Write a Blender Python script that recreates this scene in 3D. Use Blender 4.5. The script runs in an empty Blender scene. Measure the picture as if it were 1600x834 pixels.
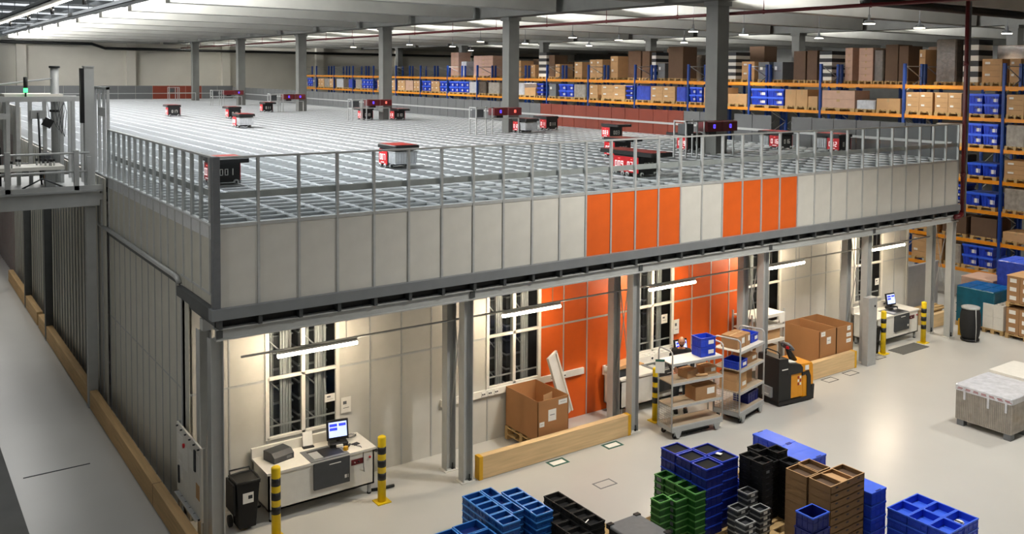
import bpy, math, random
from mathutils import Vector, Matrix
random.seed(7)
D = bpy.data
COL = bpy.context.scene.collection
PI = math.pi
ORD = ['nearest', 'second', 'third', 'fourth', 'fifth', 'sixth', 'seventh', 'eighth', 'ninth', 'tenth', 'eleventh',
       'twelfth', 'thirteenth', 'fourteenth', 'fifteenth', 'sixteenth', 'seventeenth', 'eighteenth', 'nineteenth', 'twentieth']

# ---------------------------------------------------------------- materials
def lin(h):
    h = h.lstrip('#')
    c = [int(h[i:i + 2], 16) / 255 for i in (0, 2, 4)]
    return [x / 12.92 if x <= .04045 else ((x + .055) / 1.055) ** 2.4 for x in c] + [1]
MATS = {}
def mat(name, h, rough=.6, metal=0., var=.08, scale=6., bump=0., stretch=None, emit=None, strength=1., alpha=None, coat=0.):
    m = D.materials.new(name); m.use_nodes = True
    nt = m.node_tree; b = nt.nodes['Principled BSDF']
    c = lin(h)
    b.inputs['Roughness'].default_value = rough
    b.inputs['Metallic'].default_value = metal
    b.inputs['Coat Weight'].default_value = coat
    tc = nt.nodes.new('ShaderNodeTexCoord'); mp = nt.nodes.new('ShaderNodeMapping')
    nt.links.new(tc.outputs['Object'], mp.inputs['Vector'])
    if stretch: mp.inputs['Scale'].default_value = stretch
    n = nt.nodes.new('ShaderNodeTexNoise'); n.inputs['Scale'].default_value = scale; n.inputs['Detail'].default_value = 5
    nt.links.new(mp.outputs['Vector'], n.inputs['Vector'])
    r = nt.nodes.new('ShaderNodeValToRGB')
    r.color_ramp.elements[0].position = .3; r.color_ramp.elements[1].position = .7
    r.color_ramp.elements[0].color = [x * (1 - var) for x in c[:3]] + [1]
    r.color_ramp.elements[1].color = [min(1, x * (1 + var)) for x in c[:3]] + [1]
    nt.links.new(n.outputs['Fac'], r.inputs['Fac'])
    nt.links.new(r.outputs['Color'], b.inputs['Base Color'])
    if bump:
        bp = nt.nodes.new('ShaderNodeBump'); bp.inputs['Strength'].default_value = bump; bp.inputs['Distance'].default_value = .02
        nt.links.new(n.outputs['Fac'], bp.inputs['Height']); nt.links.new(bp.outputs['Normal'], b.inputs['Normal'])
    if emit:
        b.inputs['Emission Color'].default_value = lin(emit); b.inputs['Emission Strength'].default_value = strength
    MATS[name] = m
    return m
M = MATS
mat('alu', '#BCBEBD', .38, .3, .06, 9)
mat('galv', '#A9ABAA', .5, .25, .05, 6)
mat('track', '#D4D7D9', .34, .2, .05, 7)
mat('steel_paint', '#B4B6B4', .5, .1, .05, 4)
mat('steel_dark', '#4A4D4E', .5, .2, .1, 6)
mat('panel_grey', '#CBC9C1', .55, 0, .04, 3)
mat('panel_side', '#C3C1B5', .5, .1, .05, 3)
mat('panel_orange', '#DA5E18', .5, 0, .05, 3)
mat('panel_rust', '#742A13', .6, 0, .06, 3)
mat('panel_dark', '#5F6162', .6, 0, .05, 3)
mat('white', '#E4E1D8', .5, 0, .03, 8)
mat('paper', '#EDEBE4', .7, 0, .02, 20)
mat('ink', '#303236', .7, 0, .02, 20)
mat('black', '#101112', .45, 0, .1, 12)
mat('black_soft', '#17181A', .8, 0, .15, 20)
mat('crate_black', '#060607', .75, 0, .1, 10)
mat('crate_shade', '#0A0A0B', .9, 0, .1, 10)  # near black that paints the shade inside the navy crates
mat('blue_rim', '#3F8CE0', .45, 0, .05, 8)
mat('blue_shade', '#0A2C78', .5, 0, .08, 8)  # darker crate blue, shade of the insides put into the colour
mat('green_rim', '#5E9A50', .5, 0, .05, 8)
mat('green_shade', '#0E3A0C', .6, 0, .08, 8)  # darker crate green painting the shaded insides
mat('channel_grey', '#7F8386', .45, .15, .05, 4)
mat('grey_dark', '#3E4144', .5, 0, .08, 10)
mat('grey_mid', '#6A6D70', .5, 0, .08, 10)
mat('red', '#C3131F', .4, 0, .05, 8)
mat('red_top', '#8F1F18', .35, 0, .08, 8)
mat('red_dark', '#5E0B12', .4, 0, .08, 8)
mat('pipe_red', '#560E14', .4, 0, .1, 10)
mat('yellow', '#E8C60E', .45, 0, .05, 8)
mat('yellow_mark', '#D9A514', .5, 0, .05, 8)
mat('truck_yellow', '#D8910E', .4, 0, .05, 8)
mat('rack_orange', '#E6921C', .45, 0, .06, 8)
mat('rack_blue', '#123E8C', .45, 0, .08, 8)
mat('blue_crate', '#1E43C8', .42, 0, .07, 8)
mat('blue_navy', '#121E70', .42, 0, .08, 8)
mat('blue_mid', '#0F4C98', .42, 0, .08, 8)
mat('blue_lid', '#3A68EC', .4, 0, .05, 8)
mat('blue_teal', '#0E5C9A', .3, 0, .1, 6)
mat('teal_wrap', '#14627A', .25, 0, .15, 5)
mat('green_crate', '#1C5A1A', .45, 0, .08, 8)
mat('carton', '#A37C55', .8, 0, .07, 4)
mat('carton_light', '#C49C6E', .8, 0, .06, 4)
mat('carton_pink', '#C7A48F', .8, 0, .06, 4)
mat('carton_dark', '#5E4836', .8, 0, .08, 4)
mat('carton_big', '#A6764A', .8, 0, .05, 2)
mat('cardboard_bin', '#84643F', .8, 0, .07, 5)
mat('wrap_grey', '#A39C92', .22, 0, .18, 7, .6)
mat('wrap_stripe', '#847E75', .3, 0, .1, 7)
mat('wrap_white', '#C9CBD0', .22, 0, .12, 7, .6)
mat('wrap_brown', '#5C5249', .22, 0, .2, 7, .6)
mat('wrap_blue', '#3A4FB8', .2, 0, .2, 6, .6)
mat('tape', '#B99A6C', .3, 0, .03, 8)
mat('pallet', '#B99A68', .85, 0, .16, 5, stretch=(1, 8, 8))
mat('timber', '#D8B98A', .75, 0, .13, 2.2, stretch=(.5, 8, 8))
mat('timber_side', '#CDAA78', .75, 0, .13, 2.2, stretch=(8, .5, 8))
mat('ply', '#A89A86', .65, 0, .1, 4)
mat('concrete', '#6B6C69', .85, 0, .1, 1.5, .1)
mat('concrete_ceiling', '#A3A39D', .9, 0, .1, .8, .1)
mat('wall_paint', '#CFCBC0', .85, 0, .06, .5)
mat('rubber', '#1B1B1B', .8, 0, .1, 20)
mat('mat_grey', '#5A5A57', .95, 0, .15, 60, .4)
mat('green_tape', '#1E5A4E', .6, 0, .1, 20)
mat('skin', '#B98468', .55, 0, .06, 20)
mat('hair', '#1A1411', .8, 0, .1, 40)
mat('shirt', '#0E0F12', .85, 0, .15, 30)
mat('jeans', '#2E3238', .85, 0, .15, 30)
mat('tube_glow', '#FFFFFF', .5, emit='#FFEACB', strength=120)
mat('lamp_glow', '#FFFFFF', .5, emit='#FFF3DC', strength=14)
mat('sky_glow', '#FFFFFF', .5, emit='#E9EEF4', strength=.75)
mat('blue_glow', '#2020C0', .4, emit='#4A3CFF', strength=3.2)
mat('red_glow', '#C02020', .4, emit='#FF6A5A', strength=2.6)
mat('digit_glow', '#FFFFFF', .4, emit='#FFDADA', strength=.55)
mat('green_glow', '#20C060', .4, emit='#4CFF8C', strength=2.5)
mat('screen', '#C8D4FF', .3, emit='#AFC0FF', strength=1.0)
mat('screen_blue', '#3040D0', .3, emit='#3A44E0', strength=.8)
mat('alu_lit', '#CFD1D2', .5, 0, .04, 9)  # paler aluminium copy, lit look of the window uprights in its colour
mat('bin_rim', '#9A9EA2', .5, 0, .05, 9)
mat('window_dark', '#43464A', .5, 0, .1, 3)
def glass(name, tint, mixf):
    m = D.materials.new(name); m.use_nodes = True; nt = m.node_tree
    out = nt.nodes['Material Output']; nt.nodes.remove(nt.nodes['Principled BSDF'])
    t = nt.nodes.new('ShaderNodeBsdfTransparent'); t.inputs['Color'].default_value = lin(tint)
    g = nt.nodes.new('ShaderNodeBsdfGlossy'); g.inputs['Roughness'].default_value = .03
    f = nt.nodes.new('ShaderNodeFresnel'); f.inputs['IOR'].default_value = 1.35
    mu = nt.nodes.new('ShaderNodeMath'); mu.operation = 'MULTIPLY'; mu.inputs[1].default_value = mixf
    mx = nt.nodes.new('ShaderNodeMixShader')
    ge = nt.nodes.new('ShaderNodeNewGeometry'); iv = nt.nodes.new('ShaderNodeMath'); iv.operation = 'SUBTRACT'; iv.inputs[0].default_value = 1
    nt.links.new(ge.outputs['Backfacing'], iv.inputs[1]); m2 = nt.nodes.new('ShaderNodeMath'); m2.operation = 'MULTIPLY'
    nt.links.new(f.outputs[0], m2.inputs[0]); nt.links.new(iv.outputs[0], m2.inputs[1])
    nt.links.new(m2.outputs[0], mu.inputs[0]); nt.links.new(mu.outputs[0], mx.inputs[0])
    nt.links.new(t.outputs[0], mx.inputs[1]); nt.links.new(g.outputs[0], mx.inputs[2])
    nt.links.new(mx.outputs[0], out.inputs['Surface']); MATS[name] = m
glass('plexi', '#F4F6F6', .5)
glass('plexi_smoke', '#EEF0F0', .8)
glass('shrink', '#E6E8EE', 1.6)
def floor_mat():
    m = mat('floor', '#C1C0BB', .3, 0, .05, .35)
    nt = m.node_tree; b = nt.nodes['Principled BSDF']
    n2 = nt.nodes.new('ShaderNodeTexNoise'); n2.inputs['Scale'].default_value = 2.2; n2.inputs['Detail'].default_value = 8
    tc = nt.nodes.new('ShaderNodeTexCoord'); nt.links.new(tc.outputs['Object'], n2.inputs['Vector'])
    mr = nt.nodes.new('ShaderNodeMapRange'); mr.inputs['To Min'].default_value = .27; mr.inputs['To Max'].default_value = .31
    nt.links.new(n2.outputs['Fac'], mr.inputs['Value']); nt.links.new(mr.outputs[0], b.inputs['Roughness'])
floor_mat()

# ---------------------------------------------------------------- mesh helper
class MB:
    def __init__(s): s.v = []; s.f = []; s.mi = []; s.mats = []; s.sm = []
    def _m(s, m):
        m = m if m else (s.mats[0] if s.mats else 'white')
        if m not in s.mats: s.mats.append(m)
        return s.mats.index(m)
    def add(s, vs, fs, m=None, T=None, smooth=False):
        k = len(s.v); i = s._m(m)
        s.v += [tuple((T @ Vector(p)) if T else p) for p in vs]
        s.f += [[a + k for a in f] for f in fs]; s.mi += [i] * len(fs); s.sm += [smooth] * len(fs)
        return s
    def box(s, x0, x1, y0, y1, z0, z1, m=None, T=None):
        vs = [(x0, y0, z0), (x1, y0, z0), (x1, y1, z0), (x0, y1, z0), (x0, y0, z1), (x1, y0, z1), (x1, y1, z1), (x0, y1, z1)]
        return s.add(vs, [[0, 3, 2, 1], [4, 5, 6, 7], [0, 1, 5, 4], [1, 2, 6, 5], [2, 3, 7, 6], [3, 0, 4, 7]], m, T)
    def cbox(s, c, d, m=None, T=None):
        return s.box(c[0] - d[0] / 2, c[0] + d[0] / 2, c[1] - d[1] / 2, c[1] + d[1] / 2, c[2] - d[2] / 2, c[2] + d[2] / 2, m, T)
    def bevbox(s, x0, x1, y0, y1, z0, z1, b, m=None, T=None):      # chamfered along the vertical edges and the top
        def ring(x0, x1, y0, y1, z): return [(x0 + b, y0, z), (x1 - b, y0, z), (x1, y0 + b, z), (x1, y1 - b, z), (x1 - b, y1, z), (x0 + b, y1, z), (x0, y1 - b, z), (x0, y0 + b, z)]
        c = b * .6
        vs = ring(x0, x1, y0, y1, z0) + ring(x0, x1, y0, y1, z1 - c) + ring(x0 + c, x1 - c, y0 + c, y1 - c, z1)
        fs = [[7, 6, 5, 4, 3, 2, 1, 0], [16 + i for i in range(8)]]
        for r in (0, 8):
            for i in range(8): j = (i + 1) % 8; fs.append([r + i, r + j, r + 8 + j, r + 8 + i])
        return s.add(vs, fs, m, T)
    def taper(s, x0, x1, y0, y1, z0, z1, t, m=None, T=None):      # box whose bottom is inset by t
        vs = [(x0 + t, y0 + t, z0), (x1 - t, y0 + t, z0), (x1 - t, y1 - t, z0), (x0 + t, y1 - t, z0), (x0, y0, z1), (x1, y0, z1), (x1, y1, z1), (x0, y1, z1)]
        return s.add(vs, [[0, 3, 2, 1], [4, 5, 6, 7], [0, 1, 5, 4], [1, 2, 6, 5], [2, 3, 7, 6], [3, 0, 4, 7]], m, T)
    def tube(s, pts, r, n=10, m=None, T=None, cap=True):
        pts = [Vector(p) for p in pts]; vs = []; fs = []; up = None
        for i, p in enumerate(pts):
            d = (pts[min(i + 1, len(pts) - 1)] - pts[max(i - 1, 0)]).normalized()
            if up is None: up = Vector((0, 0, 1)) if abs(d.z) < .9 else Vector((1, 0, 0))
            a = d.cross(up).normalized(); b = a.cross(d).normalized(); up = b
            rr = r[i] if isinstance(r, (list, tuple)) else r
            vs += [tuple(p + rr * (a * math.cos(2 * PI * k / n) + b * math.sin(2 * PI * k / n))) for k in range(n)]
        for i in range(len(pts) - 1):
            for k in range(n):
                j = (k + 1) % n; fs.append([i * n + k, i * n + j, (i + 1) * n + j, (i + 1) * n + k])
        if cap: fs += [list(range(n))[::-1], [(len(pts) - 1) * n + k for k in range(n)]]
        return s.add(vs, fs, m, T, True)
    def cyl(s, c, r, h, n=20, m=None, T=None, axis='z'):
        a = Vector(c); d = {'x': Vector((h, 0, 0)), 'y': Vector((0, h, 0)), 'z': Vector((0, 0, h))}[axis]
        return s.tube([a, a + d], r, n, m, T)
    def prism(s, poly, z0, z1, m=None, T=None):
        n = len(poly)
        vs = [(x, y, z0) for x, y in poly] + [(x, y, z1) for x, y in poly]
        return s.add(vs, [list(range(n))[::-1], [n + i for i in range(n)]] + [[i, (i + 1) % n, n + (i + 1) % n, n + i] for i in range(n)], m, T)
    def lathe(s, prof, n=24, m=None, T=None):
        vs = []; fs = []
        for r, z in prof: vs += [(r * math.cos(2 * PI * k / n), r * math.sin(2 * PI * k / n), z) for k in range(n)]
        for i in range(len(prof) - 1):
            for k in range(n):
                j = (k + 1) % n; fs.append([i * n + k, i * n + j, (i + 1) * n + j, (i + 1) * n + k])
        fs += [list(range(n))[::-1], [(len(prof) - 1) * n + k for k in range(n)]]
        return s.add(vs, fs, m, T, True)
    def mesh(s, name):
        me = D.meshes.new(name); me.from_pydata(s.v, [], s.f)
        for m in s.mats: me.materials.append(M[m])
        me.polygons.foreach_set('material_index', s.mi); me.polygons.foreach_set('use_smooth', s.sm)
        me.update(); return me
def B(*a, m): return MB().box(*a, m)

# ---------------------------------------------------------------- object helpers
SEEN = {}
def tag(o, label, cat, group=None):
    o['label'] = label; o['category'] = cat
    if group: o['group'] = group
    return o
def put(o, loc=(0, 0, 0), rz=0, parent=None):
    COL.objects.link(o); o.location = loc; o.rotation_euler = (0, 0, rz)
    if parent: o.parent = parent
    return o
def thing(name, label, cat, loc=(0, 0, 0), rz=0, group=None):
    o = D.objects.new(name, None); o.empty_display_size = .1
    put(o, loc, rz); return tag(o, label, cat, group)
CACHE = {}
def me_of(mb, name):
    if callable(mb): mb = mb()
    return mb if isinstance(mb, bpy.types.Mesh) else mb.mesh(name)
def part(name, mb, parent, loc=(0, 0, 0), rz=0, label=None, stuff=False):
    o = D.objects.new(name, me_of(mb, name)); put(o, loc, rz, parent)
    if label: o['label'] = label
    if stuff: o['kind'] = 'stuff'
    return o
def solo(name, mb, label, cat, loc=(0, 0, 0), rz=0, group=None):
    o = D.objects.new(name, me_of(mb, name)); put(o, loc, rz); return tag(o, label, cat, group)
def struct(name, mb, loc=(0, 0, 0)):
    o = D.objects.new(name, me_of(mb, name)); put(o, loc); o['kind'] = 'structure'; return o
def cached(key, fn):
    if key not in CACHE: CACHE[key] = fn().mesh(key if isinstance(key, str) else str(key[0]))
    return CACHE[key]

# ---------------------------------------------------------------- key measures (metres)
P = .67          # grid pitch along the front
Q = .455         # grid pitch into the depth
NX = 32
W = NX * P       # 21.44
ZB, ZP, ZG, ZR = 4.076, 5.347, 5.40, 6.4725
DEP = 69.3
WY = 1.62        # recessed wall

# ================================================================ SETTING
def flr():
    mb = MB(); mb.box(-14, 62, -24, 73, -.2, 0, 'floor'); return mb
struct('floor', flr)
struct('wall_back', B(-14, 62, 72.2, 72.6, 0, 11.6, m='wall_paint'))
for i, x in enumerate((-3.2, 5.4, 13.6, 21.6, 30.5, 39, 48)):
    struct('trim_%d' % (i + 1), B(x - .35, x + .35, 71.75, 72.2, 0, 10.4, m='wall_paint'))
struct('wall_left', B(-14.3, -14, -24, 73, 0, 11.6, m='wall_paint'))
struct('wall_front', B(-14, 62, -24.3, -24, 0, 11.6, m='wall_paint'))
struct('wall_right', B(62, 62.3, -24, 73, 0, 11.6, m='concrete'))
# ceiling: slab with deep beams running across the hall
struct('ceiling', B(3.9, 62, -24, 73, 10.95, 11.15, m='concrete_ceiling'))
SP = 5.885; ribY = [19.0 + SP * i for i in range(-7, 10)]
for i, y in enumerate(ribY):
    mb = MB()
    for x0, x1 in ((3.9, 15.9), (17.0, 34.6), (35.6, 61.9)):
        prof = [(y - .36, 10.95), (y - .3, 10.15), (y + .3, 10.15), (y + .36, 10.95)]
        vs = [(x0, a, b) for a, b in prof] + [(x1, a, b) for a, b in prof]
        mb.add(vs, [[0, 1, 5, 4], [1, 2, 6, 5], [2, 3, 7, 6], [3, 0, 4, 7], [3, 2, 1, 0], [4, 5, 6, 7]], 'concrete_ceiling')
    struct('ceiling_rib_%d' % (i + 1), mb)
struct('ceiling_girder_1', B(16.3, 17.0, -24, 72.2, 10.15, 10.95, m='concrete'))
struct('ceiling_girder_2', B(35.0, 35.6, -24, 72.2, 10.15, 10.95, m='concrete'))
# left: translucent roof lights above a dark steel lattice
struct('ceiling_skylight', B(-3.6, 3.78, -24, 73, 10.5, 10.6, m='sky_glow'))
struct('ceiling_edge', B(-14, -3.6, -24, 73, 10.5, 10.6, m='concrete'))
for i, y in enumerate(ribY):
    struct('ceiling_rafter_%d' % (i + 1), B(-14, 3.78, y - .35, y + .35, 10.3, 10.48, m='steel_dark'))
    struct('ceiling_batten_%d' % (i + 1), B(-14, 3.78, y + 2.5, y + 3.1, 10.42, 10.49, m='steel_dark'))

# ---- concrete columns
for i in range(6):
    y = 5.29 + 11.77 * i
    t = thing('concrete_column', 'square concrete column rising through the storage grid, %s from the front' % ORD[i], 'column', (16.64, y, 0), 0, 'concrete columns through the grid')
    mb = MB(); mb.box(0, .5, 0, .5, 0, 10.05, 'concrete'); part('shaft', mb, t)
    mb = MB(); mb.box(-.06, .56, -.06, .56, 10.0, 10.15, 'concrete'); part('capital', mb, t)
for i in range(6):
    y = 5.29 + 11.77 * i
    t = thing('concrete_column', 'concrete column standing among the pallet racks, %s from the right' % ORD[i], 'column', (35.05, y, 0), 0, 'concrete columns among the racks')
    mb = MB(); mb.box(0, .5, 0, .5, 0, 10.05, 'concrete'); part('shaft', mb, t)
    mb = MB(); mb.box(-.06, .56, -.06, .56, 10.0, 10.15, 'concrete'); part('capital', mb, t)

# ---- pipes, trays and lamps under the ceiling
t = thing('sprinkler_pipe', 'long dark red sprinkler pipe hanging under the ceiling along the columns', 'pipe', (17.5, 0, 9.8))
part('pipe', MB().tube([(0, -14, 0), (0, 71, 0)], .055, 10, 'pipe_red'), t)
hm = MB().cyl((0, 0, 0), .012, .55, 6, 'pipe_red').cyl((0, 0, -.07), .035, .14, 8, 'pipe_red').mesh('hanger')
for k in range(22): part('hanger', hm, t, (0, -11 + 3.8 * k, 0))
t = thing('standpipe', 'vertical dark red standpipe at the right corner of the grid fence', 'pipe', (21.52, -.12, 0))
part('pipe', MB().tube([(-.1, 0, 3.78), (0, 0, 3.7), (0, 0, 10.1)], .06, 12, 'pipe_red'), t)
part('elbow', MB().tube([(-.35, 0, 3.72), (-.15, 0, 3.72), (0, 0, 3.8)], .075, 12, 'pipe_red'), t)
part('coupling', MB().cyl((0, 0, 4.9), .075, .12, 12, 'pipe_red'), t)
part('coupling', MB().cyl((0, 0, 8.2), .075, .12, 12, 'pipe_red'), t)
part('conduit', MB().tube([(.16, 0, 3.7), (.16, 0, 10.1)], .035, 8, 'grey_mid'), t)
solo('ceiling_pipe', MB().tube([(-13, 71.5, 10.0), (10.5, 71.5, 10.0), (11.5, 71.5, 9.65), (60, 71.5, 9.65)], .12, 8, 'black'), 'black drain pipe running along the top of the back wall', 'pipe')
solo('drain_pipe', MB().tube([(18.5, 1.35, 10.02), (27.6, 1.35, 10.02)], .13, 10, 'black'), 'short thick black pipe under the ceiling near the standpipe', 'pipe')
for k, (x, lab) in enumerate(((-.15, 'black cable tray with a lamp row under the skylights, nearer the left edge'), (1.6, 'black cable tray under the skylights, nearer the storage grid'))):
    t = thing('cable_tray', lab, 'cable tray', (x, 0, 9.7))
    mb = MB(); mb.box(-.16, .16, -10, 71, 0, .02, 'steel_dark'); mb.box(-.16, -.13, -10, 71, 0, .12, 'steel_dark'); mb.box(.13, .16, -10, 71, 0, .12, 'steel_dark'); part('tray', mb, t)
    hg = MB().cyl((0, 0, 0), .012, .9, 6, 'steel_dark').mesh('hanger')
    for j in range(20): part('hanger', hg, t, (.14, -8 + 4.1 * j, 0))
    if k == 0:
        sp = MB().cyl((0, 0, -.25), .05, .25, 8, 'black').mesh('spot')
        for j in range(9): part('spot', sp, t, (.2, 6 + 5.2 * j, 0))
        part('lamp_strip', MB().box(.1, .14, 4, 40, -.05, -.02, 'lamp_glow'), t)
dl = [(22.0, 3.6), (22.1, 11.9), (22.6, 20.6), (22.7, 29.2), (22.8, 37.9), (22.6, 46.0), (25.4, 3.9), (25.5, 12.3), (26.0, 21.2), (26.1, 29.8), (26.3, 38.6), (31.1, 3.7), (30.2, 12.0), (32.6, 46.8), (30.4, 21.0), (30.6, 29.5)]
dlm = MB().lathe([(.04, .28), (.05, .12), (.14, .09), (.2, .02), (.205, 0)], 20, 'grey_mid').mesh('housing')
dlg = MB().lathe([(.19, -.02), (.195, .01)], 20, 'lamp_glow').mesh('diffuser')
dlr = MB().cyl((0, 0, .27), .012, 1.07, 6, 'grey_mid').mesh('rod')
for k, (x, y) in enumerate(dl):
    row = 'row nearest the grid' if k < 6 else ('middle row above the front rack' if k < 11 else 'farthest row above the racks')
    idx = k if k < 6 else (k - 6 if k < 11 else k - 11)
    t = thing('high_bay_lamp', 'round glowing ceiling lamp, %s from the right in the %s' % (ORD[idx], row), 'lamp', (x, y, 9.6), 0, 'round lamps above the racks')
    part('housing', dlm, t); part('diffuser', dlg, t); part('rod', dlr, t)

# ================================================================ STORAGE GRID TOP
NY = int(DEP / Q)
t = thing('storage_grid', 'huge aluminium storage grid top with square cells where the red robots drive', 'storage grid', (0, 0, 0))
def ltrack():
    mb = MB(); mb.box(-.012, .012, 0, DEP, ZG - .26, ZG - .02, 'track')
    mb.box(-.042, .042, 0, DEP, ZG - .03, ZG - .012, 'track')
    for s in (-1, 0, 1): mb.box(s * .037 - .005, s * .037 + .005, 0, DEP, ZG - .012, ZG, 'track')
    return mb
def xtrack():
    mb = MB(); mb.box(0, W, -.012, .012, ZG - .26, ZG - .02, 'track')
    mb.box(0, W, -.042, .042, ZG - .03, ZG - .012, 'track')
    for s in (-1, 0, 1): mb.box(0, W, s * .037 - .005, s * .037 + .005, ZG - .012, ZG, 'track')
    return mb
lm, xm = ltrack().mesh('long_track'), xtrack().mesh('cross_track')
for i in range(NX + 1): part('long_track', lm, t, (i * P, .1, 0))
for j in range(66): part('cross_track', xm, t, (0, .1 + j * Q, 0))
mb = MB()
for j in range(66, NY + 1):
    T = Matrix.Translation((0, .1 + j * Q, 0))
    mb.box(0, W, -.042, .042, ZG - .26, ZG, 'track', T)
part('far_cross_track', mb, t, stuff=True)
part('bin_support', MB().box(.1, W - .1, .14, 2.36, ZG - .66, ZG - .621, 'window_dark'), t)
# bins in the cells
def binm():
    mb = MB(); x, y, h = P - .07, Q - .05, .33
    mb.taper(-x / 2, x / 2, -y / 2, y / 2, 0, .02, 0, 'grey_dark')
    for a in ((-x / 2, x / 2, -y / 2, -y / 2 + .015), (-x / 2, x / 2, y / 2 - .015, y / 2), (-x / 2, -x / 2 + .015, -y / 2, y / 2), (x / 2 - .015, x / 2, -y / 2, y / 2)):
        mb.box(*a, 0.02, h, 'grey_dark')
    return mb
bm_ = binm(); bmesh_ = bm_.mesh('storage_bin')
mb = MB()
for j in range(NY - 1):
    for i in range(NX):
        if j < 5 or (24 <= i <= 25 and any(abs(.1 + (j + .5) * Q - (5.54 + 11.77 * k)) < .5 for k in range(6))): continue
        T = Matrix.Translation(((i + .5) * P, .1 + (j + .5) * Q, ZG - .62))
        mb.add(bm_.v, bm_.f, 'grey_dark', T)
o = D.objects.new('storage_bins', mb.mesh('storage_bins')); put(o); tag(o, 'dark storage bins filling the cells under the grid tracks', 'storage bins'); o['kind'] = 'stuff'
# (the first rows of bins hang in the cells nearest the front fence)
for j in range(5):
    for i in range(NX):
        solo('storage_bin', bmesh_, 'dark storage bin hidden in a grid cell close behind the front fence', 'bin', ((i + .5) * P, .1 + (j + .5) * Q, ZG - .62), 0, 'bins in the front grid cells')

# ================================================================ ENCLOSURE
ORANGE = {11, 12, 13, 14, 17, 18, 19, 20}
t = thing('front_enclosure', 'long front fence of grey and orange panels with clear panes above', 'fence', (0, 0, 0))
pm = MB().box(-.02, .02, -.02, .045, ZB, ZR - .02, 'alu').mesh('post')
for i in range(1, NX + 1): part('post', pm, t, (i * P, 0, 0))
part('corner_post', MB().bevbox(-.06, .06, -.05, .07, ZB, ZR, .012, 'grey_mid'), t, label='thicker dark corner post')
for i in range(NX):
    m = 'panel_orange' if i in ORANGE else 'panel_grey'
    part('panel', cached('fp' + m, lambda: MB().box(.022, P - .022, .0, .03, ZB, ZP, m)), t, (i * P, 0, 0), label='orange panel' if i in ORANGE else None)
    part('pane', cached('fpane', lambda: MB().box(.022, P - .022, .012, .018, ZP + .05, ZR - .03, 'plexi')), t, (i * P, 0, 0))
part('edge_profile', MB().box(0, W, -.012, .05, ZP, ZP + .055, 'alu'), t)
part('top_rail', MB().box(0, W, -.025, .05, ZR - .03, ZR, 'alu'), t)
part('kick_rail', MB().box(0, W, .05, .075, 5.79, 5.9, 'alu'), t)
cl = MB().box(-.05, 0, .05, .09, ZP + .01, ZP + .05, 'black').mesh('clip')
for i in range(1, NX): part('clip', cl, t, (i * P - .01, -.03, 0))

t = thing('side_enclosure', 'left side fence with slim posts and clear panes along the aisle', 'fence', (0, 0, 0))
N2 = 15; P2 = .5266; y0 = .287
pm2 = MB().box(-.025, .035, -.018, .018, 4.24, ZR - .02, 'alu').mesh('post')
for i in range(N2 + 1): part('post', pm2, t, (0, y0 + i * P2, 0))
for i in range(-1, N2):
    a = y0 + i * P2 if i >= 0 else .07
    b = y0 + (i + 1) * P2
    part('pane', MB().box(.0, .006, a + .02, b - .02, ZP + .05, ZR - .03, 'plexi'), t)
    zb = 2.55 if b < 2.1 else 0
    zb = ZB if b < 2.1 else 0
    part('panel', MB().box(.0, .03, a + .012, b - .012, zb, ZP, 'panel_side'), t)
part('top_rail', MB().box(-.03, .04, .07, y0 + N2 * P2, ZR - .03, ZR, 'alu'), t)
part('edge_profile', MB().box(-.02, .04, .07, y0 + N2 * P2, ZP, ZP + .055, 'alu'), t)
part('kick_rail', MB().box(.05, .075, .07, y0 + N2 * P2, 5.79, 5.9, 'alu'), t)
part('seam', MB().box(-.012, .0, .07, 2.06, 4.23, 4.27, 'alu'), t)
sm_ = MB().box(-.014, .0, -.012, .012, 0, 4.24, 'galv').mesh('batten')
for i in range(4, N2 + 1): part('batten', sm_, t, (0, y0 + i * P2, 0))
part('lower_seam', MB().box(-.008, .0, 2.06, 9.5, 2.2, 2.225, 'galv'), t)
part('guard_tube', MB().tube([(-.03, 2.06, 4.1), (-.07, 2.08, 4.2), (-.08, 2.2, 4.22), (-.08, 9.4, 4.22)], .045, 10, 'alu'), t)
part('guard_channel', MB().box(-.03, 0, 2.06, 9.4, 4.06, 4.14, 'steel_dark'), t)
part('corner_trim', MB().box(-.02, .04, 2.02, 2.08, 0, 4.1, 'alu'), t)
part('return_panel', MB().box(0.0, .05, 1.62, 2.06, 0, 4.05, 'panel_side'), t)
# side wall further back (solid, up to the fence top)
t = thing('aisle_wall', 'tall ribbed metal side wall running back behind the lift platform', 'panel wall', (0, 0, 0))
t.location = (-.09, 8.25, 0)
part('panel', MB().box(0, .04, 0, 17.2, 0, ZP, 'panel_side'), t)
part('red_panel', MB().box(0, .04, 17.2, 27.5, 0, ZP, 'panel_rust'), t, label='rust red panel')
part('upper_panel', MB().box(0, .04, 15, 61, ZP, ZR, 'wall_paint'), t, label='beige ribbed fence panel')
rb = MB().box(-.03, 0, -.015, .015, 0, ZP, 'galv').mesh('rib'); rb2 = MB().box(-.03, 0, -.015, .015, 0, ZR, 'galv').mesh('rib')
for i in range(60): part('rib', rb if i < 33 else rb2, t, (0, .25 + i * .45, 0))

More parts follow.
